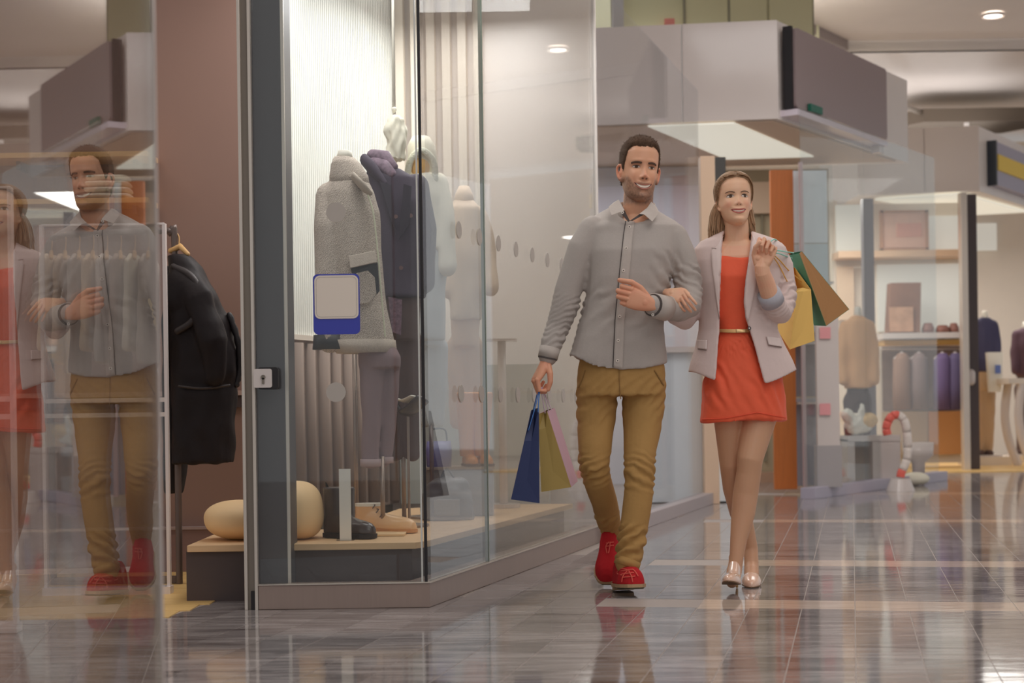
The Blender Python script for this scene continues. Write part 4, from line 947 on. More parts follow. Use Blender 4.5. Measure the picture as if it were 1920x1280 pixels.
q = pts[-1]; b = MB(); b.loft([ellring((q.x, q.y, 0.0), .12, .12), ellring((q.x, q.y, .1), .08, .08)]); b.build('base', M_gloss, ac)
bo = W(1722, 872, 14.6); b = MB(); b.loft([ellring((bo.x, 14.6, .0), .05, .05), ellring((bo.x, 14.6, .2), .06, .06), ellring((bo.x, 14.6, .26), .13, .13), ellring((bo.x, 14.6, .38), .14, .14), ellring((bo.x, 14.6, .36), .12, .12)]); tag(b.build('footed_bowl', M_gloss, smooth=True), 'white footed bowl in the right window beside the striped cane', 'bowl')
b = MB(); q = W(1716, 890, 14.35); b.ball((q.x, 14.35, .06), (.13, .09, .06)); b.ball((q.x - .08, 14.35, .05), (.07, .07, .05)); o = b.build('cream_cushion', M_creamcloth, smooth=True); tag(o, 'small cream cushion on the floor of the right window', 'cushion')
ks = thing('info_panel', 'upright white panel with two faded red squares behind the green bag', 'sign', W(1548, 900, 12.75))
a, c = W(1532, 835, 12.75), W(1570, 560, 12.75); b = MB(); b.box(((a.x + c.x) / 2, 12.75, (a.z + c.z) / 2), (c.x - a.x, .05, c.z - a.z)); b.build('board', M_gloss, ks)
b = MB(); b.box(((a.x + c.x) / 2, 12.77, a.z / 2 + .04), (c.x - a.x + .02, .12, a.z - .08)); b.build('foot', mat('panel_foot', A(116, 112, 112, .38), .5), ks)
for py in (624, 767):
    wallrect(1537, py - 11, 1557, py + 11, 12.71, .006).build('red_square', mat('faded_pink', A(164, 112, 114, .42), .6), ks)
fw = thing('reflecting_window', 'window with painted bluish reflections, between the timber door and the right window', 'display', W(1528, 910, 13.0))
a, c = W(1502, 910, 13.3), W(1560, 300, 13.3)
for i, (z0, z1, cc) in enumerate(((0.05, .8, (104, 104, 112)), (.8, 1.35, (88, 84, 88)), (1.35, 2.1, (130, 138, 142)), (2.1, 2.72, (146, 150, 156)))):  # bluish window reflections painted as coloured bands behind the pane
    b = MB(); b.box(((a.x + c.x) / 2, 13.55, (z0 + z1) / 2), (c.x - a.x, .05, z1 - z0 - .01)); b.build('back_panel', mat('reflection_back_%s' % 'abcd'[i], A(*cc, .36), .4, var=.12, vscale=3, stretch=(6, 6, 1)), fw)
b = MB(); b.box(((a.x + c.x) / 2, 13.3, 1.4), (c.x - a.x, .012, 2.65)); b.build('glass', GLASS, fw)
for i in range(3):
    b = MB(); b.box(((a.x + c.x) / 2, 13.42, .75 + i * .5), (c.x - a.x, .2, .02)); b.build('shelf', M_gloss, fw)
b = MB(); b.box((a.x + .03, 13.28, 1.4), (.03, .04, 2.7)); b.build('frame_post', mat('mauve_frame', A(128, 112, 112, .38), .5), fw)

# second bulkhead with the yellow sign, further down the walk
Q0 = W(1836, 360, 18.0); Q0z0, Q0z1 = W(1836, 358, 18.0).z, W(1836, 236, 18.0).z
b = MB(); b.prism([(Q0.x - 1.32, 18.2), (Q0.x, 18.0), (Q0.x + E.x * 2.6, 18.0 + E.y * 2.6), (Q0.x, 20.4), (Q0.x - 1.32, 20.4)], Q0z0, Q0z1); bk2 = struct('wall_bulkhead_far', b, M_white)
for (x0, x1) in ((-1.32, -.60), (-.585, -.003)):
    b = MB(); b.span((Q0.x + x0, 18.0 - x0 * .152 - .012), (Q0.x + x1, 18.0 - x1 * .152 - .012), .02, Q0z0, Q0z1); b.build('panel', M_gloss, bk2)
zq = Q0z0 - .012
q = [onz(1640, 372, zq), onz(1800, 361, zq), onz(1925, 395, zq), onz(1800, 402, zq)]
b = MB(); b.prism(q, zq - .02, zq); b.build('light_panel', L_panel, bk2)
def qp(k, off=0.0): p = Vector((Q0.x, 18.0, 0)) + E * k + NO * off; return (p.x, p.y)
s2 = thing('shop_sign', 'dark shop sign with a yellow band on the far bulkhead at the right border', 'sign', (*qp(.8, .08), Q0z0 + .1))
b = MB(); b.span(qp(.34, .05), qp(2.2, .05), .09, Q0z0 + .10, Q0z1 - .14); b.build('face', mat('slate_sign', A(110, 106, 120, .40), .35), s2)
b = MB(); b.span(qp(.30, .05), qp(.345, .05), .11, Q0z0 + .09, Q0z1 - .13); b.build('end_cap', mat('teal_black', A(24, 30, 38, .4), .4), s2)
b = MB(); b.span(qp(.37, .10), qp(2.1, .10), .02, Q0z0 + .27, Q0z1 - .28); b.build('yellow_band', mat('sign_yellow', A(178, 142, 50, .42), .5), s2)
# ------------------------------------------------------------------ people: shared tools
def smooth_curve(zs, ks, vs):
    v = np.interp(zs, ks, vs); k = np.array([1, 2, 3, 2, 1.0]); k /= k.sum()
    for _ in range(3): v = np.convolve(np.pad(v, 2, mode='edge'), k, 'valid')
    return v
HK = [-.118, -.108, -.095, -.080, -.06, -.03, 0, .03, .06, .085, .102, .113, .120]
def head_grid(sx=1.0, jaw=1.0, nose=1.0, mouth_z=-.066, smile=.007, brow=1.0, nz=110, nt=128):
    HA = [.014, .030, .043, .052, .0590, .0660, .0705, .0740, .0745, .0660, .0510, .0330, .010]
    HF = [.078, .090, .090, .0865, .0885, .0885, .0860, .0935, .0920, .0790, .0570, .0340, .004]
    HB = [.045, .015, -.020, -.050, -.072, -.090, -.100, -.104, -.101, -.086, -.064, -.040, -.010]
    zs = np.linspace(HK[0], HK[-1], nz)
    zs = HK[0] + (HK[-1] - HK[0]) * (0.5 - 0.5 * np.cos(np.linspace(0.06, PI - .05, nz)) ) * .35 + (zs - HK[0]) * .65
    a = smooth_curve(zs, HK, HA); f = smooth_curve(zs, HK, HF); b = smooth_curve(zs, HK, HB)
    jm = np.clip((-zs - .03) / .07, 0, 1); a = a * (1 + (jaw - 1) * jm) * sx
    rings = []
    for i, z in enumerate(zs):
        yc = f[i] - (f[i] - b[i]) * .56; r = []
        for k in range(nt):
            t = 2 * PI * k / nt; s_, c_ = math.sin(t), math.cos(t); e = 2 / 2.28
            x = a[i] * math.copysign(abs(s_) ** e, s_)
            y = yc + ((f[i] - yc) if c_ > 0 else (yc - b[i])) * math.copysign(abs(c_) ** e, c_)
            if c_ > 0:
                w = min(1, c_ * 2.2); g = lambda u, v, su, sv: math.exp(-((u / su) ** 2 + (v / sv) ** 2)); ax = abs(x); dy = 0
                nzp = np.interp(z, [-.050, -.045, -.039, -.033, -.017, 0.0, .015], [0, .005, .019, .0235, .0135, .003, 0]) * nose
                nw = np.interp(z, [-.047, -.037, -.018, .01], [.0125, .0115, .0085, .008]); dy += nzp * math.exp(-(ax / nw) ** 2)
                dy += .0062 * nose * g(ax - .0130, z + .039, .0060, .0060)
                dy -= .0115 * g(ax - .031, z - .001, .0165, .0105)
                dy += .0035 * brow * g(ax - .028, z - .022, .022, .007)
                dy += .0045 * g(ax - .042, z + .030, .018, .016)
                zm = z - mouth_z - smile * min(1.5, (x / .028) ** 2)
                lw = math.exp(-(ax / .027) ** 4)
                dy += lw * (.0045 * math.exp(-((zm - .0075) / .0055) ** 2) + .0050 * math.exp(-((zm + .0125) / .006) ** 2) - .0035 * math.exp(-((zm + .002) / .004) ** 2))
                dy -= .0032 * g(ax - .034, zm, .006, .010)
                dy -= .003 * g(ax, z - mouth_z + .026, .022, .005)
                dy += .004 * g(ax, z + .106, .017, .011)
                y += dy * w
            r.append(Vector((x, y, z)))
        rings.append(r)
    return rings
def ear(sgn, sx):
    b = MB()
    b.tube(bez([(sgn * .070 * sx, .004, .008), (sgn * .080 * sx, -.006, .018), (sgn * .088 * sx, -.020, .010), (sgn * .086 * sx, -.020, -.012), (sgn * .078 * sx, -.008, -.034), (sgn * .069 * sx, .002, -.038)], 4), [.005] * 21, n=10)
    b.tube([(sgn * .066 * sx, -.004, -.036), (sgn * .072 * sx, -.008, -.012), (sgn * .070 * sx, -.006, .012)], [(.007, .018), (.009, .022), (.007, .018)], n=12, ref=(1, 0, 0))
    b.ball((sgn * .073 * sx, .002, -.036), (.005, .006, .009))
    return b
def join_meshes(name, objs, m, parent):
    """several meshed pieces into ONE body mesh"""
    vs, fs = [], []
    for o in objs:
        off = len(vs); vs += [v.co.copy() for v in o.data.vertices]; fs += [[off + i for i in p.vertices] for p in o.data.polygons]
        bpy.data.objects.remove(o)
    b = MB(); b.v = vs; b.f = fs; b.mi = [0] * len(fs)
    return b.build(name, m, parent, smooth=True)
def paint(o, fn, off=None, name='col'):
    me = o.data; off = off if off is not None else Vector((0, 0, 0)); at = me.color_attributes.new(name, 'FLOAT_COLOR', 'POINT')
    buf = np.ones((len(me.vertices), 4), np.float32)
    for i, v in enumerate(me.vertices): buf[i, :3] = fn(v.co + off)
    at.data.foreach_set('color', buf.ravel())
def sstep(a, b, x): t = min(1, max(0, (x - a) / (b - a))); return t * t * (3 - 2 * t)
def mixc(a, b, t): return tuple(a[i] * (1 - t) + b[i] * t for i in range(3))

def hand(mb, wrist, d, back, thumb_side, curl, scale=1.0, spread=(0, 0, 0, 0), thumb=None, fat=1.0):
    wrist = Vector(wrist); d = Vector(d).normalized(); nb = Vector(back); nb = (nb - d * nb.dot(d)).normalized()
    l = d.cross(nb); l = l if l.dot(Vector(thumb_side)) > 0 else -l; s = scale
    P = lambda a, b, c: wrist + d * (a * s) + l * (b * s) + nb * (c * s)
    rings = []
    for t, hw, ht, cz in ((-.03, .017, .013, 0), (.0, .0235, .0175, 0), (.025, .033, .019, -.002), (.06, .040, .017, -.002), (.088, .0415, .0145, 0), (.100, .038, .011, 0)):
        c = P(t, 0, cz); rings.append([c + l * (hw * s * math.copysign(abs(math.cos(a)) ** .75, math.cos(a))) + nb * (ht * s * math.copysign(abs(math.sin(a)) ** .8, math.sin(a))) for a in [2 * PI * k / 24 for k in range(24)]])
    mb.loft(rings)
    mb.ball(P(.035, .022, -.012), .0175 * s)
    bases = ((.096, .0305), (.100, .0103), (.097, -.0100), (.087, -.0292)); lens = ((.043, .026, .021), (.048, .030, .022), (.044, .028, .022), (.034, .021, .019)); rads = (.0098, .0100, .0095, .0084)
    tips = []
    for i in range(4):
        p = P(bases[i][0] - .012, bases[i][1], 0.0); dd = (d * math.cos(spread[i]) + l * math.sin(spread[i])).normalized(); a = 0; pts = [p, P(bases[i][0], bases[i][1], .002)]; cur = pts[-1]
        c = curl[i] if isinstance(curl[0], (tuple, list)) else curl
        for j in range(3):
            a += math.radians(c[j]); v = dd * math.cos(a) - nb * math.sin(a); cur = cur + v * (lens[i][j] * s); pts.append(cur)
        r = rads[i] * s * fat; mb.tube(pts, [r * 1.05, r * 1.12, r * 1.02, r * .95, r * .80], n=12); mb.ball(pts[1], r * 1.18); tips.append(pts[-1])
    th = thumb or [(.02, .020, -.008), (.052, .043, -.012), (.082, .054, -.018), (.108, .054, -.024)]
    tp = [P(*q) for q in th]; mb.tube(tp, [.0155 * s, .0125 * s, .0112 * s, .0088 * s], n=12); tips.append(tp[-1])
    return tips

def ripple(o, axis_pts, amp, wl, slant=0.5, width=.12, seed=0.0):
    """cloth folds ringing a limb between two points"""
    p0, p1 = Vector(axis_pts[0]), Vector(axis_pts[1]); ax = p1 - p0; L = ax.length; ax.normalize(); off = org(o); me = o.data
    co = coords(me); nm = normals(me); out = co.copy()
    for i in range(len(co)):
        q = Vector(co[i]) + off - p0; t = q.dot(ax)
        if -.02 < t < L + .02 and (q - ax * t).length < width:
            w = sstep(-.02, .03, t) * (1 - sstep(L - .03, L + .02, t))
            ph = t + slant * (q.x - ax.x * t) + .030 * noise.noise((q.x * 11 + seed, q.y * 11, q.z * 11)) + .012 * noise.noise((q.x * 30, q.y * 30 + seed, q.z * 30)); n_ = noise.noise((q.x * 9 + seed, q.y * 9, q.z * 7))
            out[i] = co[i] + nm[i] * (amp * w * (math.sin(2 * PI * ph / wl) * (.25 + 1.3 * max(0, n_ + .25)) + .2))
    set_coords(me, out); return o

def patch(name, m, parent, bvh, left, right, off=.003, n=24, k=6, th=.002, smooth=True, dirn=(0, 1, 0), pix=True, depth=None, label=None, bevel=0.0):
    """strip of cloth between two seen polylines, laid on the garment below it"""
    def resample(P_):
        P_ = [Vector((p[0], p[1], 0)) for p in P_]; L = [0]
        for i in range(len(P_) - 1): L.append(L[-1] + (P_[i + 1] - P_[i]).length)
        out = []
        for j in range(n + 1):
            t = L[-1] * j / n; i = max(0, min(len(L) - 2, sum(1 for q in L[1:] if q < t))); u = (t - L[i]) / max(1e-9, L[i + 1] - L[i]); out.append(P_[i].lerp(P_[i + 1], u))
        return out
    A_, B_ = resample(left), resample(right); rows = []; dn = Vector(dirn)
    eye = Vector((0, 0, EYE)); last = depth
    for j in range(n + 1):
        r = []
        for i in range(k + 1):
            q = A_[j].lerp(B_[j], i / k); far = W(q.x, q.y, 6.5); v = (far - eye).normalized()
            h = bvh.ray_cast(eye + v * 4.5, v, 4.0)
            if h[0] is not None: last = h[0].y; p = h[0]
            else: p = W(q.x, q.y, last if last else 6.4)
            r.append(p - v * off)
        rows.append(r)
    # even out the depth of the rows so the strip stays smooth
    ys = np.array([[p.y for p in r] for r in rows])
    for _ in range(2):
        z = np.pad(ys, 1, mode='edge'); ys = (z[1:-1, 1:-1] * 2 + z[:-2, 1:-1] + z[2:, 1:-1] + z[1:-1, :-2] + z[1:-1, 2:]) / 6
    for j, r in enumerate(rows):
        for i, p in enumerate(r):
            sc = min(ys[j, i], p.y) / p.y; rows[j][i] = eye + (p - eye) * sc
    b = MB(); nn = k + 1; vs = [p for r in rows for p in r]; vs2 = [eye + (p - eye) * (1 - th / max(p.y, 1)) for p in vs]; N_ = len(vs); fs = []
    for j in range(n):
        for i in range(k):
            q = (j * nn + i, j * nn + i + 1, (j + 1) * nn + i + 1, (j + 1) * nn + i); fs.append(tuple(N_ + x for x in q)); fs.append(q[::-1])
    bd = [i for i in range(nn)] + [j * nn + k for j in range(1, n + 1)] + [n * nn + i for i in range(k - 1, -1, -1)] + [j * nn for j in range(n - 1, 0, -1)]
    for a, c in zip(bd, bd[1:] + bd[:1]): fs.append((a, c, N_ + c, N_ + a))
    b.add(vs + vs2, fs); return b.build(name, m, parent, smooth=smooth, label=label)
def seen(bvh, px, py, off=0.0):
    eye = Vector((0, 0, EYE)); v = (W(px, py, 6.5) - eye).normalized(); h = bvh.ray_cast(eye + v * 4.5, v, 4.0)
    return (h[0] if h[0] is not None else W(px, py, 6.35)) - v * off
def shirt_button(name, parent, c, r, m, m2):
    b = MB(); disc(b, c, r, (0, 1, 0), .0016, 16); o = b.build(name, m, parent, smooth=False)
    b = MB(); disc(b, Vector(c) + Vector((0, -.0018, 0)), r * .42, (0, 1, 0), .0006, 10); b.build('button_eye', m2, o); return o

M_eye = [mat('eye_white', A(168, 158, 150, .50), .25), mat('iris_brown', A(62, 46, 34, .45), .2), mat('lash_line', A(34, 24, 20, .45), .6)]
M_teeth = mat('teeth', A(170, 158, 146, .46), .3)
def face_kit(P, M, sx, scz, parent, rings_bvh, eyes, teeth, lipc, browc, brow_th, iris, surf):
    """eyes, brows, lips and teeth fitted on the head surface (head space, then placed by M)"""
    for sg in (-1, 1):
        b = MB(); nu, nv = 26, 12; vs, fs, mi = [], [], []; cx = sg * eyes['x']; hw, hh = eyes['w'], eyes['h']
        for i in range(nu + 1):
            u = -1 + 2 * i / nu
            for j in range(nv + 1):
                v = -1 + 2.35 * j / nv; h = hh * max(.02, 1 - u * u) ** .62
                x = cx + u * hw; z = eyes['z'] + v * h * (1.0 if v > 0 else .8) + sg * u * .0008
                y = surf(x, z) + .0012 + .0035 * (1 - u * u) * (1 - min(1, v * v))
                vs.append(M @ Vector((x, y, z)))
        for i in range(nu):
            for j in range(nv):
                u = -1 + 2 * (i + .5) / nu; v = -1 + 2.35 * (j + .5) / nv; h = hh * max(.02, 1 - u * u) ** .62
                dx, dz = u * hw - eyes.get('look', 0), v * h - .0004; r = math.hypot(dx, dz)
                m_ = 2 if v > .72 or abs(u) > .93 else (1 if r < iris else 0)
                fs.append((i * (nv + 1) + j, (i + 1) * (nv + 1) + j, (i + 1) * (nv + 1) + j + 1, i * (nv + 1) + j + 1)); mi.append(m_)
        b.v = vs; b.f = fs; b.mi = mi; b.build('eye', M_eye, parent, smooth=True)
        b = MB(); pts = []
        for q in np.linspace(0, 1, 9):
            x = sg * (eyes['x'] - .017 + .036 * q); z = eyes['z'] + eyes['bz'] + .0045 * math.sin(q * PI * .8) - .003 * q - eyes.get('bs', 0) * (1 - q); pts.append(M @ Vector((x, surf(x, z) + .0005, z)))
        b.tube(pts, [(brow_th * (.75 + .35 * math.sin(PI * min(1, .15 + q * .9))), .0016) for q in np.linspace(0, 1, 9)], n=8, ref=(0, 0, 1)); b.build('eyebrow', browc, parent, smooth=True)
    mz, sm = teeth['z'], teeth['smile']
    arc = lambda x: sm * min(1.5, (x / .028) ** 2)
    def band(zt, zb, hwid, bulge, off, nx=24, nz_=6):
        vs, fs = [], []
        for i in range(nx + 1):
            u = -1 + 2 * i / nx; x = u * hwid
            for j in range(nz_ + 1):
                v = j / nz_; z = zt(u) * (1 - v) + zb(u) * v + mz + arc(x)
                vs.append(M @ Vector((x, surf(x, z) + off + bulge * math.sin(PI * v) * (1 - u * u) ** .5, z)))
        for i in range(nx):
            for j in range(nz_): fs.append((i * (nz_ + 1) + j, (i + 1) * (nz_ + 1) + j, (i + 1) * (nz_ + 1) + j + 1, i * (nz_ + 1) + j + 1))
        b = MB(); b.add(vs, fs); return b
    o_ = teeth['open']; w_ = teeth['w']
    tp = lambda u: .001 + .0 * u; bt_ = lambda u: .001 - o_ * (1 - u * u) ** .7
    band(tp, bt_, w_ * .98, .000, .0006).build('mouth_gap', mat('mouth_dark', A(52, 26, 22, .45), .6), parent, smooth=True)
    band(lambda u: .0005, lambda u: .001 - o_ * .86 * (1 - u * u) ** .5, w_ * .78, .001, .0012).build('teeth', M_teeth, parent, smooth=True)
    band(lambda u: .0015 + teeth['ul'] * (1 - u * u) ** .6 * (1 - .18 * math.exp(-(u / .12) ** 2)), lambda u: .0003, w_, .0022, .0008).build('upper_lip', lipc, parent, smooth=True)
    band(lambda u: .0006 - o_ * (1 - u * u) ** .7, lambda u: -.0004 - (o_ + teeth['ll']) * (1 - u * u) ** .6, w_ * .96, .0030, .0008).build('lower_lip', lipc, parent, smooth=True)

# ------------------------------------------------------------------ the man
D = 6.45
man = thing('person', 'man in a grey button shirt, ochre trousers and red suede boots walking with paper bags', 'person', (W(1172, 1110, D).x, D, 0))
Hm = Matrix.Translation(W(1199, 321.5, D + .005)) @ Matrix.Rotation(PI + math.radians(9), 4, 'Z') @ Matrix.Rotation(math.radians(3.0), 4, 'X') @ Matrix.Rotation(math.radians(-5), 4, 'Y') @ Matrix.Diagonal((1.0, 1.03, 1.12, 1))
SXM = 1.0
rings_m = head_grid(sx=SXM, jaw=1.10, nose=1.05, mouth_z=-.0665, smile=.006, brow=1.4)
_hb = MB(); _hb.loft(rings_m); hb_bvh = BVHTree.FromPolygons([tuple(v) for v in _hb.v], _hb.f)
def surf_of(bv):
    def f(x, z):
        h = bv.ray_cast(Vector((x, .4, z)), Vector((0, -1, 0)), 1.0); return h[0].y if h[0] is not None else .05
    return f
surf_m = surf_of(hb_bvh)
mb = MB(); mb.loft([[Hm @ p for p in r] for r in rings_m])
for sg in (-1, 1): e_ = ear(sg, SXM); mb.add([Hm @ v for v in e_.v], e_.f)
Hc = Hm.translation
mb.tube([Hc + Vector((0, .035, -.06)), W(1196, 388, D + .02), W(1193, 418, D + .03), W(1186, 450, D + .02)], [(.060, .065), (.060, .063), (.064, .066), (.085, .075)], n=24, ref=(1, 0, 0))
mb.tube([W(1192, 420, D + .01), W(1184, 450, D - .005)], [(.06, .06), (.10, .08)], n=20, ref=(1, 0, 0))
o1_ = mb.build('tmp', MATS['cream_cloth']); remesh(o1_, .0024, 2)
mb = MB()   # hidden trunk and limbs carrying head and hands
mb.tube([W(1190, 440, D), W(1172, 560, D), W(1165, 700, D)], [.08, .085, .08], n=16)
mb.tube([W(1110, 450, D), W(1064, 560, D), W(1030, 650, D - .02), W(1026, 664, D - .03)], [.04, .036, .027, .022], n=12)
mb.tube([W(1262, 446, D), W(1276, 475, D), W(1287, 515, D), W(1290, 560, D - .03), W(1274, 577, 6.36), W(1250, 577, 6.29), W(1232, 574, 6.24)], [.03, .028, .028, .028, .028, .028, .022], n=12)
mb.tube([W(1130, 690, D), W(1114, 865, D - .03), W(1148, 1015, 6.72)], [.05, .036, .030], n=12)
mb.tube([W(1205, 690, D), W(1203, 790, D - .01), W(1199, 880, D - .08), W(1178, 1065, 6.34)], [.045, .045, .036, .030], n=12)
o2_ = mb.build('tmp', MATS['cream_cloth']); remesh(o2_, .008, 2)
mb = MB(); mb.tube([W(1240, 575, 6.26), W(1228, 573, 6.222), W(1208, 567, 6.207)], [(.027, .030), (.025, .030), (.020, .026)], n=16, ref=(0, 1, 0)); tips_l = hand(mb, W(1224, 572, 6.21), W(1178, 556, 6.20) - W(1224, 572, 6.21), (-.15, -1, .1), (0, 0, 1), [(18, 96, 55), (24, 98, 60), (28, 98, 60), (32, 98, 60)], 1.02, thumb=[(.03, .022, -.006), (.066, .047, -.004), (.105, .056, .0), (.150, .050, -.012)])
o3_ = mb.build('tmp', MATS['cream_cloth']); remesh(o3_, .0014, 5)
mb = MB(); mb.tube([W(1027, 662, 6.425), W(1023, 678, 6.42), W(1016, 692, 6.41)], [(.023, .027), (.022, .026), (.017, .022)], n=16); tips_r = hand(mb, W(1024, 676, 6.42), W(1003, 716, 6.40) - W(1024, 676, 6.42), (-1, -.35, -.3), (0, -1, 0), [(38, 80, 45), (44, 84, 45), (48, 84, 45), (50, 84, 45)], .98, thumb=[(.02, .020, -.012), (.048, .040, -.030), (.078, .042, -.046), (.108, .036, -.054)])
o4_ = mb.build('tmp', MATS['cream_cloth']); remesh(o4_, .0014, 5)
M_skin = attr_mat('skin_painted', .48, sss=.12, bump=.04, bscale=500)
body = join_meshes('body', [o1_, o2_, o3_, o4_], M_skin, man)
SK = A(172, 128, 102, .52)[:3]; SKR = A(172, 108, 86, .52)[:3]; BRD = A(66, 46, 36, .50)[:3]
Hi = Hm.inverted()
def col_man(p):
    q = Hi @ p
    if q.length > .2:
        n_ = noise.noise((p.x * 30, p.y * 30, p.z * 30)); return mixc(SK, SKR, .35 + .3 * n_)
    c = mixc(SK, SKR, .25 * math.exp(-((abs(q.x) - .04) / .02) ** 2 - ((q.z + .035) / .02) ** 2) + .45 * math.exp(-(q.x / .012) ** 2 - ((q.z + .036) / .014) ** 2) * (q.y > .08) + (.6 if abs(q.x) > .074 else 0))
    # stubble on jaw, chin and lip
    fr = q.y > -.03
    edge = -.0535 + .028 * sstep(.034, .064, abs(q.x)) - .008 * math.exp(-((abs(q.x) - .034) / .010) ** 2)
    t = (1 - sstep(edge - .012, edge + .006, q.z)) * sstep(-.05, -.01, q.y) * sstep(-.135, -.112, q.z)
    t *= 1 - .75 * math.exp(-((abs(q.x) - .0) / .012) ** 2 - ((q.z + .088) / .006) ** 2)
    t *= .60 + .2 * noise.noise((p.x * 160, p.y * 160, p.z * 160)) + .1 * math.exp(-((q.z + .1) / .02) ** 2)
    c = mixc(c, BRD, max(0, min(.8, t)))
    cz = q.z + .0665 - .0045
    c = mixc(c, (.16, .08, .055), .55 * math.exp(-((abs(q.x) - .0385) / .0045) ** 2 - (cz / .0045) ** 2) * (q.y > .04))  # mouth corners painted darker, as shade in the creases
    c = mixc(c, (.20, .11, .075), .45 * math.exp(-((abs(q.x) - .031) / .017) ** 2 - ((q.z - .0085) / .005) ** 2) * (q.y > .05))  # shade over the eyes painted into the skin colour
    if q.y > .085 and abs(abs(q.x) - .0075) < .0040 and abs(q.z + .0435) < .0022: c = mixc(c, (.05, .02, .015), .8)  # shade of the nostrils painted as two dark spots
    return c
paint(body, col_man, org(body))
M_browm = mat('dark_brow', A(58, 42, 32, .45), .8); M_lipm = mat('man_lips', A(138, 88, 74, .5), .45)
face_kit(None, Hm, SXM, 1, man, hb_bvh, dict(x=.0315, z=.001, w=.0148, h=.0042, bz=.0138, look=-.001), dict(z=-.0665, smile=.006, open=.0112, w=.0375, ul=.0032, ll=.0055), M_lipm, M_browm, .0056, .0062, surf_m)
# short dark hair: scalp cap with many short tufts
M_hairm = mat('short_dark_hair', A(60, 45, 35, .46), .85, var=.35, vscale=70, bump=.3, bscale=300, spec=.2)
def hairline_m(x, y):
    t = math.degrees(math.atan2(abs(x), y))
    return np.interp(t, [0, 25, 40, 52, 60, 74, 84, 92, 100, 120, 180], [.072, .073, .070, .060, .030, .004, -.022, .008, .012, -.045, -.062])
rng = random.Random(3)
def hair_cap(rings, hl, th, rag=.006, extra=None):
    vs, ok = [], []
    nt = len(rings[0]); nr = len(rings)
    for i, r in enumerate(rings):
        for k, p in enumerate(r):
            h = hl(p.x, p.y) + rag * noise.noise((p.x * 120, p.y * 120, p.z * 30)); c = Vector((0, -.005, .02)); n_ = (p - c); n_.x *= 1.1; n_.normalize()
            t = sstep(h - .001, h + .016, p.z); vs.append(p + n_ * (th(p) * t - .0015 * (1 - t))); ok.append(p.z > h - .003)
    fs = []
    for i in range(nr - 1):
        for k in range(nt):
            q = (i * nt + k, i * nt + (k + 1) % nt, (i + 1) * nt + (k + 1) % nt, (i + 1) * nt + k)
            if sum(ok[x] for x in q) >= 3: fs.append(q)
    fs.append([(nr - 1) * nt + k for k in range(nt)])
    return vs, fs
vs, fs = hair_cap(rings_m, hairline_m, lambda p: .0050 + .006 * sstep(.05, .10, p.z))
b = MB(); b.add([Hm @ v for v in vs], fs)
for _ in range(5200):
    i = rng.randrange(30, len(rings_m) - 1); k = rng.randrange(128); p = rings_m[i][k]
    if p.z < hairline_m(p.x, p.y) + .002: continue
    n_ = (p - Vector((0, -.005, .015))).normalized(); L = (.006 + .006 * sstep(.05, .105, p.z)) * rng.uniform(.7, 1.25)
    tip = p + n_ * L + Vector((rng.uniform(-.5, .5), .35 if p.y > 0 else -.3, rng.uniform(-.1, .3))) * L * 1.15; s_ = n_.cross(Vector((rng.random(), rng.random(), rng.random())))* 1.0; s_ = s_.normalized() * .0019; t_ = n_.cross(s_)
    base = p + n_ * .002; b.add([Hm @ v for v in (base + s_, base - s_ * .5 + t_ * .8, base - s_ * .5 - t_ * .8, tip)], [(0, 1, 3), (1, 2, 3), (2, 0, 3)])
b.build('hair', M_hairm, man, smooth=True)

# shirt
M_shirt = mat('grey_chambray', A(130, 123, 118, .46), .85, bump=.10, bscale=40, var=.07, vscale=220, sheen=.1)
M_shirt2 = mat('grey_chambray_trim', A(138, 130, 124, .46), .85, var=.05, vscale=160)
M_inside = mat('shirt_inside_shade', A(60, 54, 52, .45), .9)  # darker copy of the shirt grey, painting shade into cuff and collar gaps
def tilt(r, front, back, yc):
    ys = [p.y for p in r]; lo, hi = min(ys), max(ys)
    return [p + Vector((0, 0, front + (back - front) * (p.y - lo) / (hi - lo))) for p in r]
mb = MB(); D_ = D + .02
tr = [pring(383, 1152, 1224, .055, D + .055), pring(389, 1131, 1236, .072, D + .045), pring(396, 1112, 1250, .086, D + .036), pring(406, 1100, 1264, .098, D + .028), pring(420, 1096, 1276, .106, D_), pring(440, 1098, 1276, .116, D_), pring(472, 1100, 1268, .124, D), pring(520, 1099, 1258, .128, D), pring(560, 1097, 1250, .120, D), pring(600, 1087, 1245, .116, D), pring(640, 1075, 1247, .120, D), pring(668, 1068, 1250, .126, D)]
tr[0] = tilt(tr[0], -.060, .02, D); tr[1] = tilt(tr[1], -.058, .015, D); tr[2] = tilt(tr[2], -.052, .01, D); tr[3] = tilt(tr[3], -.036, .005, D); tr[4] = tilt(tr[4], -.014, 0, D)
hem = pring(684, 1066, 1251, .128, D)
cx_ = sum(p.x for p in hem) / len(hem); hw_ = max(p.x for p in hem) - cx_
hem = [p + Vector((0, 0, (.052 if p.x < cx_ else .006) * abs((p.x - cx_) / hw_) ** 2.2 - .026 * (1 - abs((p.x - cx_) / hw_) ** 2))) for p in hem]
tr.append(hem); mb.loft(tr)
SR = [W(1111, 434, D + .01), W(1092, 466, D), W(1079, 505, D), W(1066, 545, D), W(1058, 580, D), W(1046, 615, D), W(1034, 645, D - .02), W(1027, 668, D - .03)]
mb.tube(SR, [.064, .062, .057, .055, .053, .047, .041, .038], n=18)
SLv = [W(1262, 446, D + .01), W(1276, 475, D), W(1286, 510, D), W(1292, 545, D - .01), W(1290, 572, D - .05), W(1274, 578, 6.35), W(1250, 577, 6.29), W(1229, 573, 6.235)]
mb.tube(SLv, [.062, .058, .055, .055, .057, .053, .048, .044], n=18)
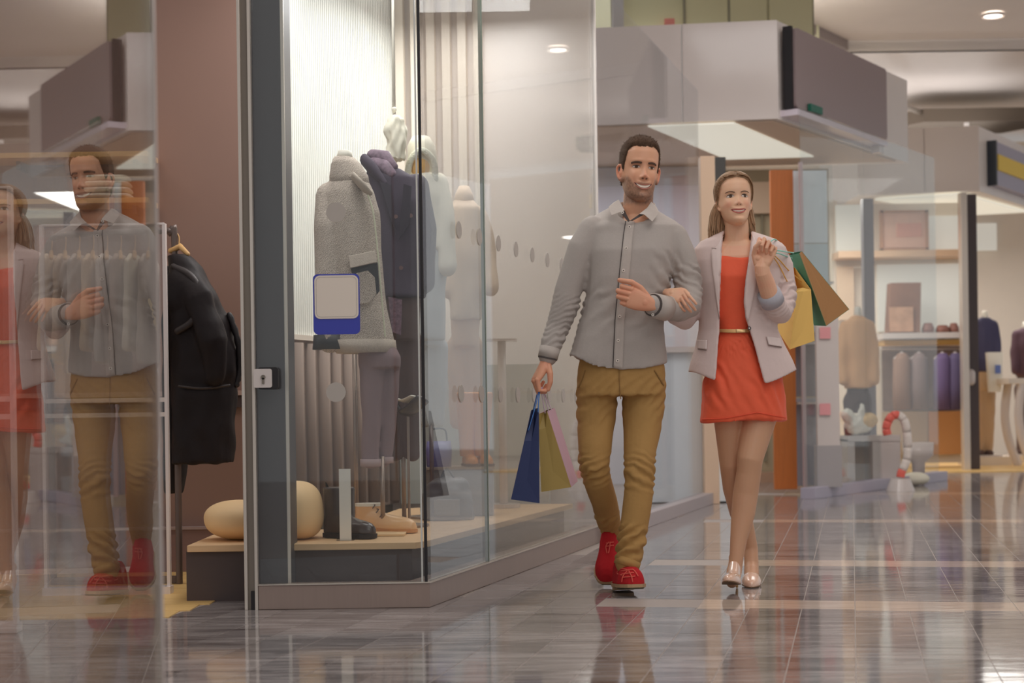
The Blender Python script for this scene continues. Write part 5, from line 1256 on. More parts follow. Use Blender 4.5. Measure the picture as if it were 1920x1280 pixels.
shirt = mb.build('shirt', M_shirt, man); remesh(shirt, .0065, 4); fold_noise(shirt, .006, 9, sz=.6)
ripple(shirt, (W(1064, 550, D), W(1034, 650, D)), .0045, .026, .7, .085)
ripple(shirt, (W(1284, 500, D), W(1294, 580, D - .02)), .0045, .030, -.6, .085, 3.0)
ripple(shirt, (W(1290, 575, 6.38), W(1240, 576, 6.27)), .0035, .030, .5, .085, 5.0)
ripple(shirt, (W(1180, 540, D), W(1165, 650, D)), .0028, .075, .9, .2, 8.0)
ripple(shirt, (W(1230, 470, D), W(1215, 600, D)), .0030, .060, -1.1, .12, 2.0)
sb = bvh_of(shirt)
patch('placket', M_shirt2, man, sb, [(1174, 414), (1170, 440), (1163, 505), (1154, 600), (1150, 693)], [(1190, 414), (1187, 440), (1181, 505), (1171, 600), (1167, 697)], off=.004, n=60, k=4)
patch('placket_edge', M_inside, man, sb, [(1172.4, 414), (1168.4, 440), (1161.4, 505), (1152.4, 600), (1148.4, 693)], [(1174, 414), (1170, 440), (1163, 505), (1154, 600), (1150, 693)], off=.0032, n=60, k=1, th=.001)
M_but = mat('white_button', A(172, 164, 156, .46), .3)
for (px, py) in ((1180, 425), (1174, 465), (1169, 507), (1162, 593), (1159, 638), (1158, 676)): shirt_button('button', man, seen(sb, px, py, .0075), .0062, M_but, M_inside)
for (px, py) in ((1224, 590), (1249, 598)): shirt_button('cuff_button', man, seen(sb, px, py, .007), .0056, M_but, M_inside)
# collar: stand and two wings
def sheet(name, m, parent, pts, th=.004, label=None):
    b = MB(); cs = [Vector(p) for p in pts]; b.loft([cs, [c + Vector((0, th, .001)) for c in cs]]); return b.build(name, m, parent, label=label)
cs_ = []
for z_, kx in ((408, 1.0), (384, .94)):
    r = tilt(pring(z_, 1195 - 38 * kx, 1195 + 36 * kx, .074 * kx, D + .035), -.022, .026, D); cs_.append(r)
n_ = len(cs_[0]); skip = [k for k in range(n_) if not (n_ * .62 < k < n_ * .86)]
skip = skip[skip.index(int(n_ * .86) + 1):] + skip[:skip.index(int(n_ * .86) + 1)]
b = MB(); b.loft([[cs_[0][k] for k in skip], [cs_[1][k] for k in skip]], cap=False, closed=False); cst = b.build('collar_stand', M_shirt2, man, smooth=True)
q = cst.modifiers.new('t', 'SOLIDIFY'); q.thickness = .004
def wing(pts, deps):
    return [W(px, py, dd) for (px, py), dd in zip(pts, deps)]
sheet('collar_wing', M_shirt2, man, wing([(1160, 374), (1166, 384), (1171, 394), (1147, 403), (1141, 388), (1150, 380)], [6.44, 6.39, 6.355, 6.345, 6.40, 6.45]), .005)
sheet('collar_wing', M_shirt2, man, wing([(1221, 378), (1214, 389), (1199, 401), (1208, 402), (1223, 415), (1236, 398), (1230, 386)], [6.44, 6.39, 6.35, 6.345, 6.335, 6.39, 6.44]), .005)
sheet('inner_front', M_inside, man, wing([(1171, 394), (1181, 414), (1178, 416), (1166, 402)], [6.358, 6.352, 6.352, 6.358]), .003)
sheet('inner_front', M_inside, man, wing([(1200, 401), (1208, 402), (1186, 414), (1181, 414)], [6.358, 6.358, 6.352, 6.352]), .003)
shirt_button('collar_button', man, W(1167, 398, 6.338), .0058, M_but, M_inside)
def cuff(pts, rads, m, name='cuff', inner=None):
    b = MB(); b.tube(pts, rads, n=24, round_end=False); o = b.build(name, m, man, smooth=True); return o
cuff([W(1031, 652, D - .024), W(1027, 671, D - .03)], [.0415, .0405], M_shirt2)
cuff([W(1248, 578, 6.285), W(1224, 572, 6.222)], [.0505, .0475], M_shirt2)
b = MB(); b.tube([W(1232, 573.5, 6.24), W(1224.0, 571.8, 6.219)], [.044, .0445], n=24, round_end=False); b.build('cuff_gap_shade', M_inside, man)  # dark ring painting in the shaded gap inside the cuff
b = MB(); b.tube([W(1027.2, 670, D - .03), W(1026.6, 673, D - .03)], [.039, .0385], n=24, round_end=False); b.build('cuff_gap_shade', M_inside, man)  # same painted shade in the other cuff opening

# trousers
M_trs = mat('ochre_cotton', A(128, 98, 56, .46), .85, bump=.22, bscale=40, var=.08, vscale=12)
M_trs2 = mat('ochre_seam', A(108, 80, 44, .46), .85)
mb = MB(); mb.loft([pring(655, 1092, 1240, .105, D), pring(690, 1083, 1247, .114, D), pring(720, 1081, 1248, .120, D), pring(742, 1080, 1248, .122, D)])
mb.tube([W(1119, 728, D), W(1119, 765, D), W(1117, 800, D - .01), W(1115, 840, D - .035), W(1114, 870, D - .045), W(1120, 900, D - .01), W(1133, 940, D + .08), W(1142, 978, D + .19), W(1148, 1005, D + .26)], [.083, .081, .075, .067, .0605, .056, .0535, .046, .036], n=20)
mb.tube([W(1208, 728, D), W(1206, 765, D), W(1204, 800, D - .02), W(1200, 840, D - .06), W(1199, 880, D - .085), W(1198, 920, D - .09), W(1193, 960, D - .1), W(1186, 1000, D - .11), W(1181, 1032, D - .12), W(1176, 1056, D - .13)], [.085, .085, .077, .066, .0605, .058, .057, .0545, .053, .048], n=20)
tro = mb.build('trousers', M_trs, man); remesh(tro, .0065, 4); fold_noise(tro, .004, 11, sz=.6)
ripple(tro, (W(1114, 840, D - .03), W(1124, 905, D)), .0055, .030, .5, .10, 1.0)
ripple(tro, (W(1138, 955, D + .12), W(1147, 1005, D + .25)), .005, .036, .6, .09, 4.0)
ripple(tro, (W(1200, 850, D - .06), W(1198, 925, D - .09)), .0055, .034, -.5, .10, 7.0)
ripple(tro, (W(1188, 990, D - .1), W(1176, 1056, D - .13)), .0065, .044, .9, .09, 9.0)
ripple(tro, (W(1165, 700, D), W(1165, 800, D)), .003, .050, .9, .22, 6.0)
tb_ = bvh_of(tro)
patch('fly', M_trs2, man, tb_, [(1160, 692), (1161, 730), (1163, 748)], [(1162, 692), (1163, 730), (1165, 748)], off=.002, n=14, k=1, th=.001)
patch('pocket_seam', M_trs2, man, tb_, [(1096, 694), (1090, 712), (1083, 726)], [(1098, 694), (1092, 712), (1085, 728)], off=.002, n=10, k=1, th=.001)
patch('pocket_seam', M_trs2, man, tb_, [(1226, 694), (1237, 712), (1244, 724)], [(1228, 693), (1239, 710), (1246, 721)], off=.002, n=10, k=1, th=.001)
b = MB(); b.tube([W(1179, 1048, D - .128), W(1174, 1062, D - .133)], [.051, .052], n=24, round_end=False); o = b.build('turn_up', M_trs, man, smooth=True)
b = MB(); b.tube([W(1147, 1000, D + .25), W(1149, 1012, D + .275)], [.0385, .0375], n=24, round_end=False); b.build('turn_up', M_trs, man, smooth=True)

# red suede boots
M_red = mat('red_suede', A(142, 30, 34, .50), .95, bump=.12, bscale=400, var=.10, vscale=25, spec=.15)
M_redl = mat('red_lace', A(166, 70, 60, .46), .8)
M_sole = mat('tan_rubber_sole', A(128, 104, 78, .44), .7); M_tread = mat('dark_tread', A(52, 46, 34, .44), .8)
def red_boot(toe, heel, label, lace_w, shaft_c, shaft_r=.040):
    u_, s_ = MB(), MB(); ax, sd_, up = shoe(u_, s_, toe, heel, w=.0535, h_heel=.116, h_toe=.064, sole=.013, n=24)
    u_.tube([shaft_c[0], shaft_c[1]], [(.045, .052), (shaft_r, .046)], n=20, round_end=False)
    o = u_.build('boot', M_red, man, label=label); remesh(o, .0035, 4); s_.build('sole', M_sole, man)
    T, Hh = Vector(toe), Vector(heel); L = (T - Hh).length
    b = MB(); c0_ = Hh + ax * .02 - up * .012; rr = []
    for t, w in ((0, .034), (.10, .042), (.22, .040)): rr.append([Hh + ax * (L * t) + sd_ * x + up * z for x, z in ((w, -.014), (w, .004), (-w, .004), (-w, -.014))])
    b.loft(rr); b.build('heel', M_sole, man)
    b = MB(); rr = []
    for t, w in ((.35, .040), (.6, .050), (.8, .050), (.93, .040), (.99, .020)): rr.append([Hh + ax * (L * t) + sd_ * x - up * z for x, z in ((w, .0), (w * .9, .006), (-w * .9, .006), (-w, .0))])
    b.loft(rr); b.build('tread', M_tread, man)
    return o, ax, sd_, up
fx, fax, fsd, fup = red_boot(W(1187, 1106, 6.215) + Vector((.008, -.02, .012)), Vector((W(1166, 1100, 6.40).x, 6.45, .016)), 'left boot, planted forward with the toe lifted', .03, [W(1175, 1085, 6.36), W(1175, 1062, 6.345)])
rt = Vector((W(1137, 1090, 6.56).x, 6.56, .012)); rh = Vector((W(1147, 1030, 6.74).x, 6.745, .155))
rx, rax, rsd, rup = red_boot(rt, rh, 'right boot behind, heel raised', .03, [W(1147, 1045, 6.72), W(1149, 1008, 6.725)], .038)
def laces(o, pts, loops):
    bv = bvh_of(o); b = MB()
    for a, c in pts:
        p = [seen(bv, a[0] + (c[0] - a[0]) * t, a[1] + (c[1] - a[1]) * t, .003) for t in np.linspace(0, 1, 6)]; b.tube(p, .0026, n=6)
    for lp_ in loops:
        p = [seen(bv, x, y, .006) for x, y in lp_]; b.tube(bez(p, 4), .0024, n=6)
    b.build('laces', M_redl, man, smooth=True)
laces(fx, [((1166, 1070), (1186, 1067)), ((1166, 1076), (1188, 1073)), ((1167, 1082), (1190, 1080))], [[(1176, 1068), (1164, 1066), (1157, 1074), (1166, 1078)], [(1178, 1068), (1188, 1068), (1196, 1079)], [(1176, 1070), (1168, 1080), (1166, 1090)], [(1179, 1070), (1184, 1080), (1186, 1090)]])
laces(rx, [((1137, 1018), (1150, 1016)), ((1136, 1024), (1150, 1022))], [[(1141, 1016), (1136, 1024), (1138, 1036)], [(1144, 1016), (1143, 1026), (1141, 1036)]])
# ------------------------------------------------------------------ the woman
DW = 6.56
woman = thing('person', 'woman in pale pink blazer, orange red dress and nude heels, her hand on his arm', 'person', (W(1395, 1100, DW).x, DW, 0))
Hw = Matrix.Translation(W(1377.5, 379, DW - .005)) @ Matrix.Rotation(PI + math.radians(1.5), 4, 'Z') @ Matrix.Rotation(math.radians(12), 4, 'X') @ Matrix.Rotation(math.radians(1.5), 4, 'Y') @ Matrix.Diagonal((.93, .95, .95, 1))
rings_w = head_grid(sx=1.0, jaw=.90, nose=.66, mouth_z=-.0665, smile=.0055, brow=.0)
_hb2 = MB(); _hb2.loft(rings_w); surf_w = surf_of(BVHTree.FromPolygons([tuple(v) for v in _hb2.v], _hb2.f))
mb = MB(); mb.loft([[Hw @ p for p in r] for r in rings_w])
for sg in (-1, 1): e_ = ear(sg, .96); mb.add([Hw @ (v * .92) for v in e_.v], e_.f)
HcW = Hw.translation
mb.tube([HcW + Vector((0, .030, -.05)), W(1381, 420, DW + .005), W(1381, 446, DW + .008), W(1381, 470, DW + .01)], [(.050, .053), (.049, .051), (.051, .053), (.070, .058)], n=24, ref=(1, 0, 0))
mb.loft([pring(452, 1356, 1408, .052, DW + .01), pring(460, 1340, 1424, .062, DW + .01), pring(470, 1322, 1440, .072, DW + .01), pring(482, 1318, 1446, .080, DW + .005), pring(520, 1326, 1440, .085, DW), pring(560, 1335, 1432, .075, DW)])
for sg in (-1, 1): mb.tube([W(1381 + sg * 6, 462, DW - .045), W(1381 + sg * 40, 458, DW - .03)], [.008, .007], n=8)
w1_ = mb.build('tmp', MATS['cream_cloth']); remesh(w1_, .0024, 3)
mb = MB(); mb.tube([W(1381, 540, DW), W(1383, 640, DW), W(1390, 720, DW)], [.07, .06, .08], n=16)
mb.tube([W(1330, 490, DW), W(1303, 540, DW + .02), W(1288, 580, DW), W(1264, 566, 6.45), W(1258, 556, 6.38)], [.035, .032, .030, .026, .020], n=14)
mb.tube([W(1445, 485, DW), W(1472, 540, DW), W(1460, 585, DW - .06), W(1443, 553, 6.40), W(1440, 545, 6.395)], [.036, .036, .036, .034, .030], n=16)
# legs: the crossing front leg and the one behind
mb.tube([W(1428, 735, DW), W(1424, 780, DW - .02), W(1413, 830, DW - .05), W(1406, 862, DW - .07), W(1404, 885, DW - .06), W(1398, 925, DW - .05), W(1393, 965, DW - .06), W(1385, 1010, DW - .085), W(1381, 1045, DW - .10), W(1377, 1072, DW - .105)], [.078, .073, .060, .0525, .0505, .0520, .0480, .0345, .0285, .030], n=22)
mb.ball(W(1405, 862, DW - .088), (.036, .030, .050))
mb.tube([W(1368, 735, DW), W(1368, 785, DW), W(1369, 830, DW + .01), W(1371, 870, DW + .02), W(1377, 915, DW + .06), W(1388, 960, DW + .11), W(1400, 1000, DW + .13), W(1408, 1030, DW + .13), W(1409, 1060, DW + .09), W(1409, 1082, DW + .03)], [.078, .066, .055, .048, .048, .045, .036, .030, .030, .030], n=20)
mb.ball(W(1378, 1046, DW - .075), (.026, .03, .026)); mb.ball(W(1408, 1036, DW + .14), (.026, .03, .026))
mb.tube([W(1377, 1068, DW - .11), W(1374, 1086, DW - .17), W(1372, 1092, DW - .22)], [.031, .029, .022], n=16)
mb.tube([W(1409, 1070, DW + .06), W(1409, 1088, DW + .01), W(1408, 1094, DW - .03)], [.031, .030, .024], n=16)
w2_ = mb.build('tmp', MATS['cream_cloth']); remesh(w2_, .004, 4)
mb = MB(); mb.tube([W(1262, 562, 6.43), W(1255, 550, 6.35), W(1263, 551, 6.315)], [.024, .0215, (.018, .016)], n=16); tw1 = hand(mb, W(1254, 549, 6.335), W(1281, 556, 6.27) - W(1254, 549, 6.335), (-.35, -.85, .45), (.4, -.2, .8), [(18, 16, 12), (34, 26, 18), (42, 32, 20), (46, 36, 22)], .80, spread=(-.40, -.50, -.60, -.72), thumb=[(.02, .020, -.006), (.055, .036, -.006), (.085, .036, -.006), (.112, .028, -.012)], fat=.85)
w3_ = mb.build('tmp', MATS['cream_cloth']); remesh(w3_, .0013, 5)
mb = MB(); mb.tube([W(1443, 553, 6.40), W(1437, 532, 6.385), W(1430, 512, 6.365), W(1429, 500, 6.36), W(1432, 488, 6.362)], [.036, .035, .031, (.030, .024), (.028, .018)], n=20); tw2 = hand(mb, W(1428, 503, 6.36), W(1438, 470, 6.37) - W(1428, 503, 6.36), (.45, .85, .1), (-1, 0, .2), [(74, 88, 50), (78, 94, 55), (82, 98, 55), (84, 98, 55)], .98, spread=(.12, .04, -.04, -.10), thumb=[(.015, .022, -.006), (.045, .040, -.020), (.072, .036, -.040), (.090, .020, -.052)], fat=.88)
w4_ = mb.build('tmp', MATS['cream_cloth']); remesh(w4_, .0014, 6)
wbody = join_meshes('body', [w1_, w2_, w3_, w4_], M_skin, woman)
WK = A(178, 142, 116, .52)[:3]; WKR = A(182, 118, 98, .52)[:3]; STK = A(160, 124, 98, .50)[:3]; STK2 = A(146, 108, 84, .50)[:3]
HiW = Hw.inverted()
def col_woman(p):
    if p.z < .78:
        n_ = noise.noise((p.x * 12, p.y * 12, p.z * 6)); return mixc(STK, STK2, .3 + .3 * n_)
    q = HiW @ p
    if q.length > .2:
        return mixc(WK, WKR, .22 + .2 * noise.noise((p.x * 30, p.y * 30, p.z * 30)))
    c = mixc(WK, WKR, .45 * math.exp(-((abs(q.x) - .042) / .018) ** 2 - ((q.z + .035) / .018) ** 2) + .3 * math.exp(-(q.x / .012) ** 2 - ((q.z + .036) / .012) ** 2) * (q.y > .08) + (.4 if abs(q.x) > .074 else 0))
    if q.y > .085 and abs(abs(q.x) - .0065) < .0034 and abs(q.z + .043) < .0020: c = mixc(c, (.16, .07, .05), .7)  # nostril openings: shade painted on as dark spots
    e = math.exp(-((abs(q.x) - .031) / .016) ** 2 - ((q.z - .008) / .006) ** 2) * (q.y > .05); return mixc(c, (.30, .19, .13), .35 * e)  # skin above the eyes painted darker, as if shaded by the brows
paint(wbody, col_woman, org(wbody))
M_broww = mat('soft_brow', A(84, 64, 50, .45), .8); M_lipw = mat('rose_lips', A(150, 84, 76, .5), .35)
face_kit(None, Hw, 1.0, 1, woman, None, dict(x=.0315, z=.001, w=.0158, h=.0062, bz=.0182, look=-.002, bs=.0045), dict(z=-.0665, smile=.0055, open=.0080, w=.0335, ul=.0046, ll=.0072), M_lipw, M_broww, .0021, .0066, surf_w)
# hair: combed-back cap, then long loose strands behind the ears
M_hairw = mat('light_brown_hair', A(122, 96, 72, .46), .45, var=.35, vscale=30, stretch=(6, 6, .6), bump=.35, bscale=120)
def hairline_w(x, y):
    t = math.degrees(math.atan2(abs(x), y)); return np.interp(t, [0, 20, 40, 55, 68, 80, 90, 104, 120, 180], [.083, .082, .075, .058, .034, .012, .004, -.02, -.06, -.085])
vs, fs = hair_cap(rings_w, hairline_w, lambda p: .006 + .007 * sstep(.0, .09, p.z), rag=.002)
b = MB(); b.add([Hw @ v for v in vs], fs)
for _ in range(900):     # combed strands lying on the cap
    t = rng.uniform(-1.5, 1.5); h0 = hairline_w(math.sin(t), math.cos(t)); pts = []
    i0 = min(range(len(rings_w)), key=lambda i: abs(rings_w[i][0].z - h0)); ii = i0 + rng.randrange(0, 14); k = int((t % (2 * PI)) / (2 * PI) * 128) % 128; lift = rng.uniform(0, .0016)
    for s_ in range(5):
        i_ = min(len(rings_w) - 1, ii + s_ * 4); k_ = int(k + (s_ * 9 if t > 0 else -s_ * 9)) % 128; p = rings_w[i_][k_]; n_ = (p - Vector((0, -.005, .01))).normalized(); pts.append(Hw @ (p + n_ * (.0085 + .006 * sstep(0, .09, p.z) + lift)))
    b.tube(pts, [.0012, .0016, .0016, .0014, .0008], n=4, round_end=False)
def lock(x0, y0, x1, y1, d0, d1, spread, count, wav):
    for _ in range(count):
        u = rng.uniform(-1, 1); v = rng.uniform(-1, 1); e = rng.uniform(.62, 1.08)
        a = W(x0 + u * spread * .55, y0 + rng.uniform(-6, 6), d0 + v * .02); c = W(x1 + u * spread, y0 + (y1 - y0) * e, d1 + v * .045); m1_ = a.lerp(c, .35) + Vector((wav * .004 + u * .003, .006, 0)); m2_ = a.lerp(c, .7) + Vector((wav * .003, .004, 0))
        b.tube(bez([a, m1_, m2_, c], 4), [.0024] * 10 + [.0020, .0014, .0006], n=5, round_end=False)
lock(1346, 388, 1338, 456, DW + .02, DW + .03, 11, 260, -1)
lock(1354, 392, 1347, 455, DW + .035, DW + .04, 10, 220, -1)
lock(1400, 380, 1410, 440, DW + .03, DW + .035, 7, 220, 1)
lock(1380, 390, 1380, 450, DW + .06, DW + .08, 30, 220, 1)
b.build('hair', M_hairw, woman, smooth=True)

# dress
M_dress = mat('orange_red_dress', A(192, 74, 46, .53), .7, bump=.12, bscale=40, var=.05, vscale=30, sheen=.1)
mb = MB()
dr_ = [pring(473, 1338, 1424, .070, DW + .005), pring(486, 1326, 1436, .088, DW), pring(520, 1322, 1444, .108, DW - .005), pring(560, 1330, 1434, .098, DW), pring(600, 1338, 1426, .084, DW), pring(620, 1340, 1424, .080, DW), pring(650, 1330, 1442, .095, DW), pring(690, 1322, 1464, .110, DW), pring(730, 1318, 1473, .120, DW), pring(770, 1315, 1476, .124, DW), pring(786, 1313, 1477, .125, DW), pring(792, 1313, 1477, .125, DW)]
dr_[0] = [p + Vector((0, 0, -.024 * max(0, 1 - abs((p.x - W(1381, 474, DW).x) / .10) ** 2) * (1 if p.y < DW else -.5))) for p in dr_[0]]
for q_ in (-1, -2):
    xm = W(1395, 780, DW).x; dr_[q_] = [p + Vector((0, 0, .020 * math.exp(-((p.x - W(1418, 780, DW).x) / .075) ** 2))) if p.y < DW else p for p in dr_[q_]]
mb.loft(dr_); dress = mb.build('dress', M_dress, woman); remesh(dress, .006, 4)
fold_noise(dress, .007, 8, sx=1.6, sz=.45, seed=2.0)
ripple(dress, (W(1380, 622, DW), W(1384, 670, DW)), .003, .022, 2.6, .15, 2.0)
ripple(dress, (W(1400, 690, DW), W(1380, 780, DW)), .004, .070, -1.2, .2, 5.0)
db_ = bvh_of(dress)
patch('hem_band', mat('dress_hem', A(184, 66, 42, .53), .7), woman, db_, [(1316, 785), (1360, 783), (1420, 772), (1474, 782)], [(1316, 787), (1360, 785), (1420, 774), (1474, 784)], off=.0022, n=40, k=1, th=.001)
patch('belt', mat('gold_belt', A(170, 134, 88, .5), .4, metal=.2), woman, db_, [(1346, 616.5), (1375, 617), (1406, 616.5)], [(1346, 623), (1375, 624), (1406, 623)], off=.008, n=24, k=3, th=.004)
patch('belt_buckle', mat('gold_buckle', A(178, 150, 106, .5), .3, metal=.4), woman, db_, [(1380, 616.5), (1399, 617)], [(1380, 623), (1399, 623)], off=.013, n=8, k=3, th=.003)

# blazer: an open shell round the back, two sleeves
M_blz = mat('pale_pink_blazer', A(166, 150, 146, .50), .85, bump=.08, bscale=60, var=.03, vscale=40)
M_blz2 = mat('pale_pink_lapel', A(172, 158, 154, .50), .85, var=.03, vscale=40)
M_lin = mat('blue_grey_lining', A(140, 138, 144, .50), .7, var=.15, vscale=200, stretch=(1, 1, 6))
BL = [(436, 1359, 1405, 1356, 1408, .050, DW + .03), (446, 1338, 1426, 1357, 1408, .070, DW + .02), (456, 1316, 1452, 1357, 1407, .088, DW + .012), (468, 1306, 1468, 1356, 1405, .100, DW + .006), (490, 1306, 1470, 1355, 1402, .116, DW), (530, 1312, 1462, 1354, 1396, .130, DW - .004), (570, 1316, 1455, 1353, 1394, .122, DW), (600, 1317, 1451, 1352.5, 1397, .112, DW), (620, 1316, 1453, 1352, 1403, .110, DW), (650, 1309, 1466, 1350, 1412, .122, DW), (680, 1300, 1481, 1347, 1424, .132, DW), (694, 1297, 1487, 1345, 1430, .135, DW), (696, 1297, 1487, 1344, 1434, .135, DW)]
NB = 40; rings = []
for (y, xl, xr, oL, oR, hd, dd) in BL:
    a, c = W(xl, y, dd), W(xr, y, dd); m_ = (a + c) / 2; hw = (c - a).length / 2
    sR = max(-.98, min(.98, (W(oR, y, dd - hd).x - m_.x) / hw)); sL = max(-.98, min(.98, (W(oL, y, dd - hd).x - m_.x) / hw))
    aR = -PI / 2 + math.asin(sR); aL = -PI / 2 + math.asin(sL) + 2 * PI; r = []
    for k in range(NB + 1):
        t = aR + (aL - aR) * k / NB; ca_, sa_ = math.cos(t), math.sin(t); e = 2 / 2.1
        p = m_ + Vector((hw * math.copysign(abs(ca_) ** e, ca_), hd * math.copysign(abs(sa_) ** e, sa_), 0))
        if y >= 650:
            f_ = (y - 650) / 46.0; fr = max(0, -sa_); p.z -= .062 * f_ * fr ** 2.5
        r.append(p)
    rings.append(r)
mb = MB(); mb.loft(rings, cap=False, closed=False)
shell = mb.build('tmp', M_blz); so = shell.modifiers.new('t', 'SOLIDIFY'); so.thickness = .013; so.offset = 1
dg = bpy.context.evaluated_depsgraph_get(); me_ = bpy.data.meshes.new_from_object(shell.evaluated_get(dg))
mb = MB(); mb.add([v.co for v in me_.vertices], [tuple(p.vertices) for p in me_.polygons]); bpy.data.objects.remove(shell)
mb.tube([W(1320, 478, DW + .01), W(1310, 510, DW + .025), W(1303, 545, DW + .035), W(1294, 583, DW + .02), W(1284, 597, DW - .02), W(1268, 590, DW - .09)], [.050, .052, .050, .048, .047, .042], n=18)
mb.tube([W(1452, 474, DW + .01), W(1464, 500, DW + .012), W(1469, 535, DW + .005), W(1469, 565, DW - .02), W(1463, 586, DW - .06), W(1455, 577, DW - .11), W(1447, 561, DW - .145)], [.050, .052, .050, .049, .048, .047, .046], n=20)
blz = mb.build('blazer', M_blz, woman); remesh(blz, .0052, 3); fold_noise(blz, .0035, 10, sz=.6)
ripple(blz, (W(1468, 530, DW), W(1462, 590, DW - .05)), .0045, .028, .6, .08, 3.0)
ripple(blz, (W(1462, 588, DW - .06), W(1447, 560, DW - .14)), .004, .026, .5, .08, 6.0)
bb_ = bvh_of(blz)
patch('lapel', M_blz2, woman, bb_, [(1357, 440), (1344, 462), (1333, 470), (1335, 500), (1343, 560), (1352, 616)], [(1359, 441), (1357.5, 465), (1356, 490), (1355, 530), (1354, 570), (1353.5, 618)], off=.006, n=30, k=5, th=.003)
patch('lapel', M_blz2, woman, bb_, [(1406, 437), (1405, 465), (1403, 490), (1398, 530), (1395, 570), (1398, 610)], [(1409, 436), (1420, 455), (1428, 470), (1424, 505), (1412, 560), (1400, 614)], off=.006, n=30, k=5, th=.003)
M_seam = mat('blazer_seam', A(122, 106, 102, .5), .9)
patch('notch', M_seam, woman, bb_, [(1334, 464), (1343, 465)], [(1334, 465.5), (1343, 466.5)], off=.0095, n=6, k=1, th=.001)
for (l_, r_) in (([(1307, 637), (1308, 653)], [(1326, 637), (1325, 655)]), ([(1437, 630), (1441, 646)], [(1463, 634), (1466, 650)])):
    patch('pocket_flap', M_blz2, woman, bb_, l_, r_, off=.007, n=8, k=6, th=.004)
    patch('flap_seam', M_seam, woman, bb_, [(l_[1][0], l_[1][1] + .2), (r_[1][0], r_[1][1] + .2)], [(l_[1][0], l_[1][1] + 1.6), (r_[1][0], r_[1][1] + 1.6)], off=.0055, n=8, k=1, th=.001)
shirt_button('blazer_button', woman, seen(bb_, 1405, 615, .006), .0072, mat('dark_horn_button', A(46, 38, 40, .45), .3), M_but)
b = MB(); b.tube([W(1449, 566, DW - .135), W(1441, 549, DW - .165)], [.0485, .0475], n=26, round_end=False); o = b.build('turned_cuff', M_lin, woman, smooth=True, label='blue grey lined turned up cuff')

# nude pointed pumps
M_pump = mat('nude_patent', A(176, 146, 128, .5), .12, coat=.6); M_psole = mat('brown_sole', A(92, 70, 50, .45), .6)
def pump(toe, ball, heel, heel_floor, w=.036):
    toe, ball, heel, hf = map(Vector, (toe, ball, heel, heel_floor)); b = MB(); path = bez([heel + Vector((0, .006, 0)), heel.lerp(ball, .5) - Vector((0, 0, .012)), ball, toe], 8); n_ = len(path); rings = []; so_ = []
    for i, c in enumerate(path):
        t = i / (n_ - 1); ax = (path[min(n_ - 1, i + 1)] - path[max(0, i - 1)]).normalized(); sd_ = ax.cross(Vector((0, 0, 1))).normalized(); up = sd_.cross(ax).normalized()
        ww = np.interp(t, [0, .1, .35, .6, .72, .86, .95, 1], [.016, .026, .026, .036, .039, .030, .017, .004]) * w / .036; hh = np.interp(t, [0, .1, .35, .55, .68, .8, .92, 1], [.045, .050, .034, .032, .046, .038, .024, .008])
        rings.append([c + sd_ * (ww * math.copysign(abs(math.cos(a)) ** .8, math.cos(a))) + up * (hh * math.sin(a) if math.sin(a) > 0 else .006 * math.sin(a)) for a in [2 * PI * k / 20 for k in range(20)]])
        so_.append([c + sd_ * x + up * z for x, z in ((ww * .96, -.006), (ww * .98, -.002), (-ww * .98, -.002), (-ww * .96, -.006))])
    b.loft(rings); o = b.build('pump', M_pump, woman, smooth=True)
    b = MB(); b.loft(so_); b.build('pump_sole', M_psole, woman)
    b = MB(); hc = heel - Vector((0, -.004, .002)); b.tube([hc, hc.lerp(hf, .35), hf], [.017, .0075, .0045], n=12, round_end=False); b.build('stiletto', mat('gold_heel', A(150, 118, 74, .46), .35), woman, smooth=True)
pump(W(1366, 1087, DW - .36), W(1372, 1093, DW - .25), W(1379, 1064, DW - .085), Vector((W(1382, 1100, DW - .10).x, DW - .10, .002)))
tq = W(1409, 1098, DW - .115); tq.z = .008; bq = W(1409, 1094, DW - .02); bq.z = .012
pump(tq, bq, W(1408, 1060, DW + .135), Vector((W(1408, 1098, DW + .15).x, DW + .17, .02)), .038)

